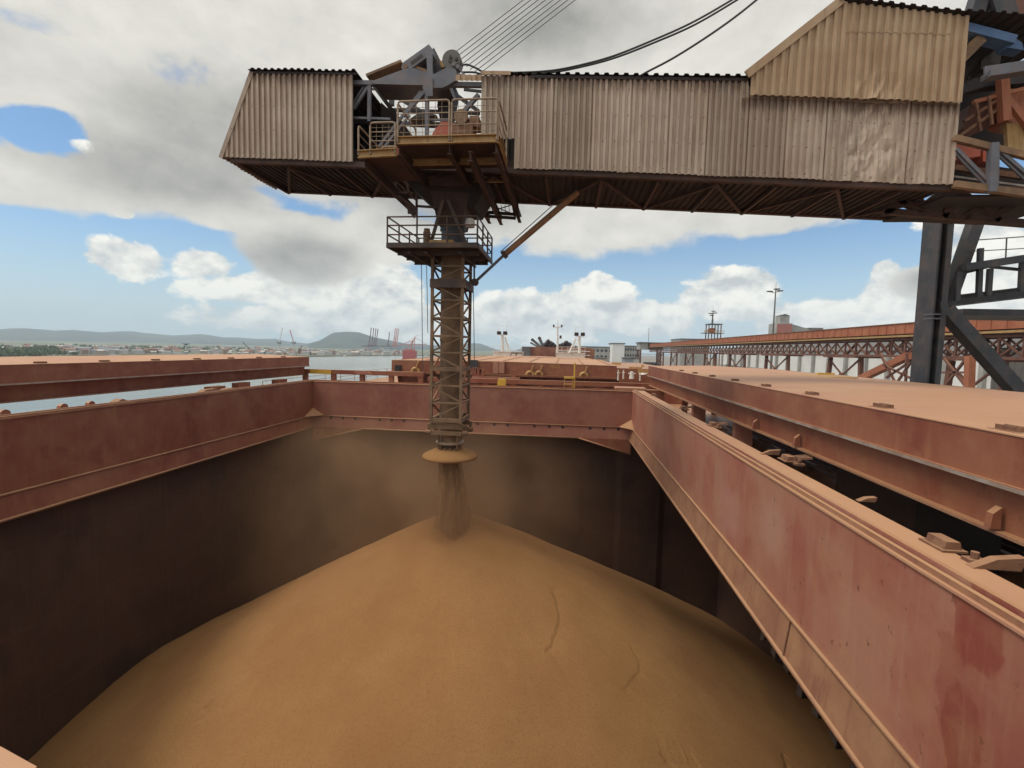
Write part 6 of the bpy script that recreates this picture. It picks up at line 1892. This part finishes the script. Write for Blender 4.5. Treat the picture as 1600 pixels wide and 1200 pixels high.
rs = thing('cargo_ship', 'bright red cargo ship lying before the far quay', 'ship', ((a + b1) / 2).xy.to_3d() + Vector((0, 0, WATER)))
zt_ = dirpt(638, 548.0, D).z
f_ = Vector((0, 9, 0))
m = MB()
up = lambda v, z: Vector((v.x, v.y, z))
al, bl = a + (b1 - a) * -0.02, b1 + (b1 - a) * 0.02
m.hexa([up(a, WATER - .3), up(b1, WATER - .3), up(b1 + f_, WATER - .3), up(a + f_, WATER - .3), up(al, zt_), up(bl, zt_), up(bl + f_, zt_), up(al + f_, zt_)])
m.build('hull', 'hull_red', rs)
h0, h1 = dirpt(632, 545.5, D), dirpt(645, 545.5, D)
m = MB(); m.hexa([up(h0, zt_ + .01), up(h1, zt_ + .01), up(h1 + f_, zt_ + .01), up(h0 + f_, zt_ + .01), h0, h1, h1 + f_, h0 + f_]); m.build('deck_house', 'crane_red', rs)
# white boat on the left water, near the shore
for k, (px_, mult, lab) in enumerate(((178, 0.96, 'small white boat moored under the left shore'), (540, 0.93, 'small pale launch on the harbour water left of the cranes'), (666, 0.9, 'pale tug near the spout tower on the far water'))):
    b0 = shore(px_, mult); b0.z = WATER
    bt = thing('boat', lab, 'boat', b0, 'small boats off the far shore')
    side = Vector((b0.y, -b0.x, 0)).normalized(); fw = b0.xy.normalized().to_3d()
    m = MB(); s_ = 5.0
    m.prism([b0 - side * s_ + Vector((0, 0, -.2)), b0 + side * s_ * .8 + Vector((0, 0, -.2)), b0 + side * s_ * 1.2 + Vector((0, 0, 1.4)), b0 - side * s_ + Vector((0, 0, 1.2))], fw * 3.4); m.build('hull', 'white', bt)
    m = MB(); m.prism([b0 - side * 3 + Vector((0, 0, 1.3)), b0 + side * 1.2 + Vector((0, 0, 1.3)), b0 + side * 0.8 + Vector((0, 0, 3.0)), b0 - side * 2.6 + Vector((0, 0, 3.0))], fw * 2.4); m.build('cabin', 'town0', bt)

# ------------------------------------------------------------------ grain dust in the hold and damp air over the harbour
def volume_material(name, density, colour, aniso=0.2):
    m = bpy.data.materials.new(name)
    m.use_nodes = True
    nt = m.node_tree
    nt.nodes.clear()
    out = nt.nodes.new('ShaderNodeOutputMaterial')
    v = nt.nodes.new('ShaderNodeVolumePrincipled')
    v.inputs['Density'].default_value = density
    v.inputs['Color'].default_value = (*colour, 1)
    v.inputs['Anisotropy'].default_value = aniso
    nt.links.new(v.outputs[0], out.inputs['Volume'])
    return m


def dust_material(c, r, density):
    m = volume_material('grain_dust', density, (0.52, 0.335, 0.20))
    b = NB(m.node_tree)
    pos = b.new('ShaderNodeNewGeometry').outputs['Position']
    q = b.vmul(b.vadd(pos, tuple(-x for x in c)), tuple(1 / x for x in r))
    ln = b.new('ShaderNodeVectorMath', operation='LENGTH')
    m.node_tree.links.new(q, ln.inputs[0])
    fall = b.m('SUBTRACT', 1.0, b.step(ln.outputs['Value'], 0.0, 0.97))
    n = b.m('MULTIPLY', b.step(b.noise(pos, 0.42, 5, 0.6), 0.34, 0.66), 1.5)
    v = [x for x in m.node_tree.nodes if x.type == 'PRINCIPLED_VOLUME'][0]
    m.node_tree.links.new(b.m('MULTIPLY', b.m('MULTIPLY', fall, b.m('ADD', 0.15, n)), density), v.inputs['Density'])
    return m


for k, (c, r) in enumerate((((-5.2, 17.6, -6.0), (9.0, 8.6, 4.4)), ((-3.5, 15.4, -5.0), (3.6, 3.4, 2.1)), ((-10.5, 21.5, -5.0), (4.2, 4.0, 2.4)))):
    m = MB()
    nv, nu = 14, 24
    prof = [(math.sin(math.pi * i / nv), -math.cos(math.pi * i / nv)) for i in range(nv + 1)]
    vs = [(c[0] + r[0] * s * math.cos(2 * math.pi * j / nu), c[1] + r[1] * s * math.sin(2 * math.pi * j / nu), c[2] + r[2] * h) for s, h in prof for j in range(nu)]
    m.add(vs, [(i * nu + j, i * nu + (j + 1) % nu, (i + 1) * nu + (j + 1) % nu, (i + 1) * nu + j) for i in range(nv) for j in range(nu)])
    o = m.build('dust_cloud', dust_material(c, r, (0.16, 0.42, 0.24)[k]))
    o['kind'] = 'stuff'; o['label'] = ('thin brown grain dust drifting behind the spout towards the far bulkhead', 'denser brown grain dust round the falling stream', 'brown grain dust drifting into the far left corner of the hold')[k]; o['category'] = 'dust cloud'
hz = MB().box(-6200, 6200, -600, 6200, WATER - 4, 260)
o = hz.build('haze', volume_material('damp_air', 0.00017, (0.72, 0.86, 1.0), 0.0))
o['kind'] = 'stuff'; o['label'] = 'pale damp air over the harbour'; o['category'] = 'haze'
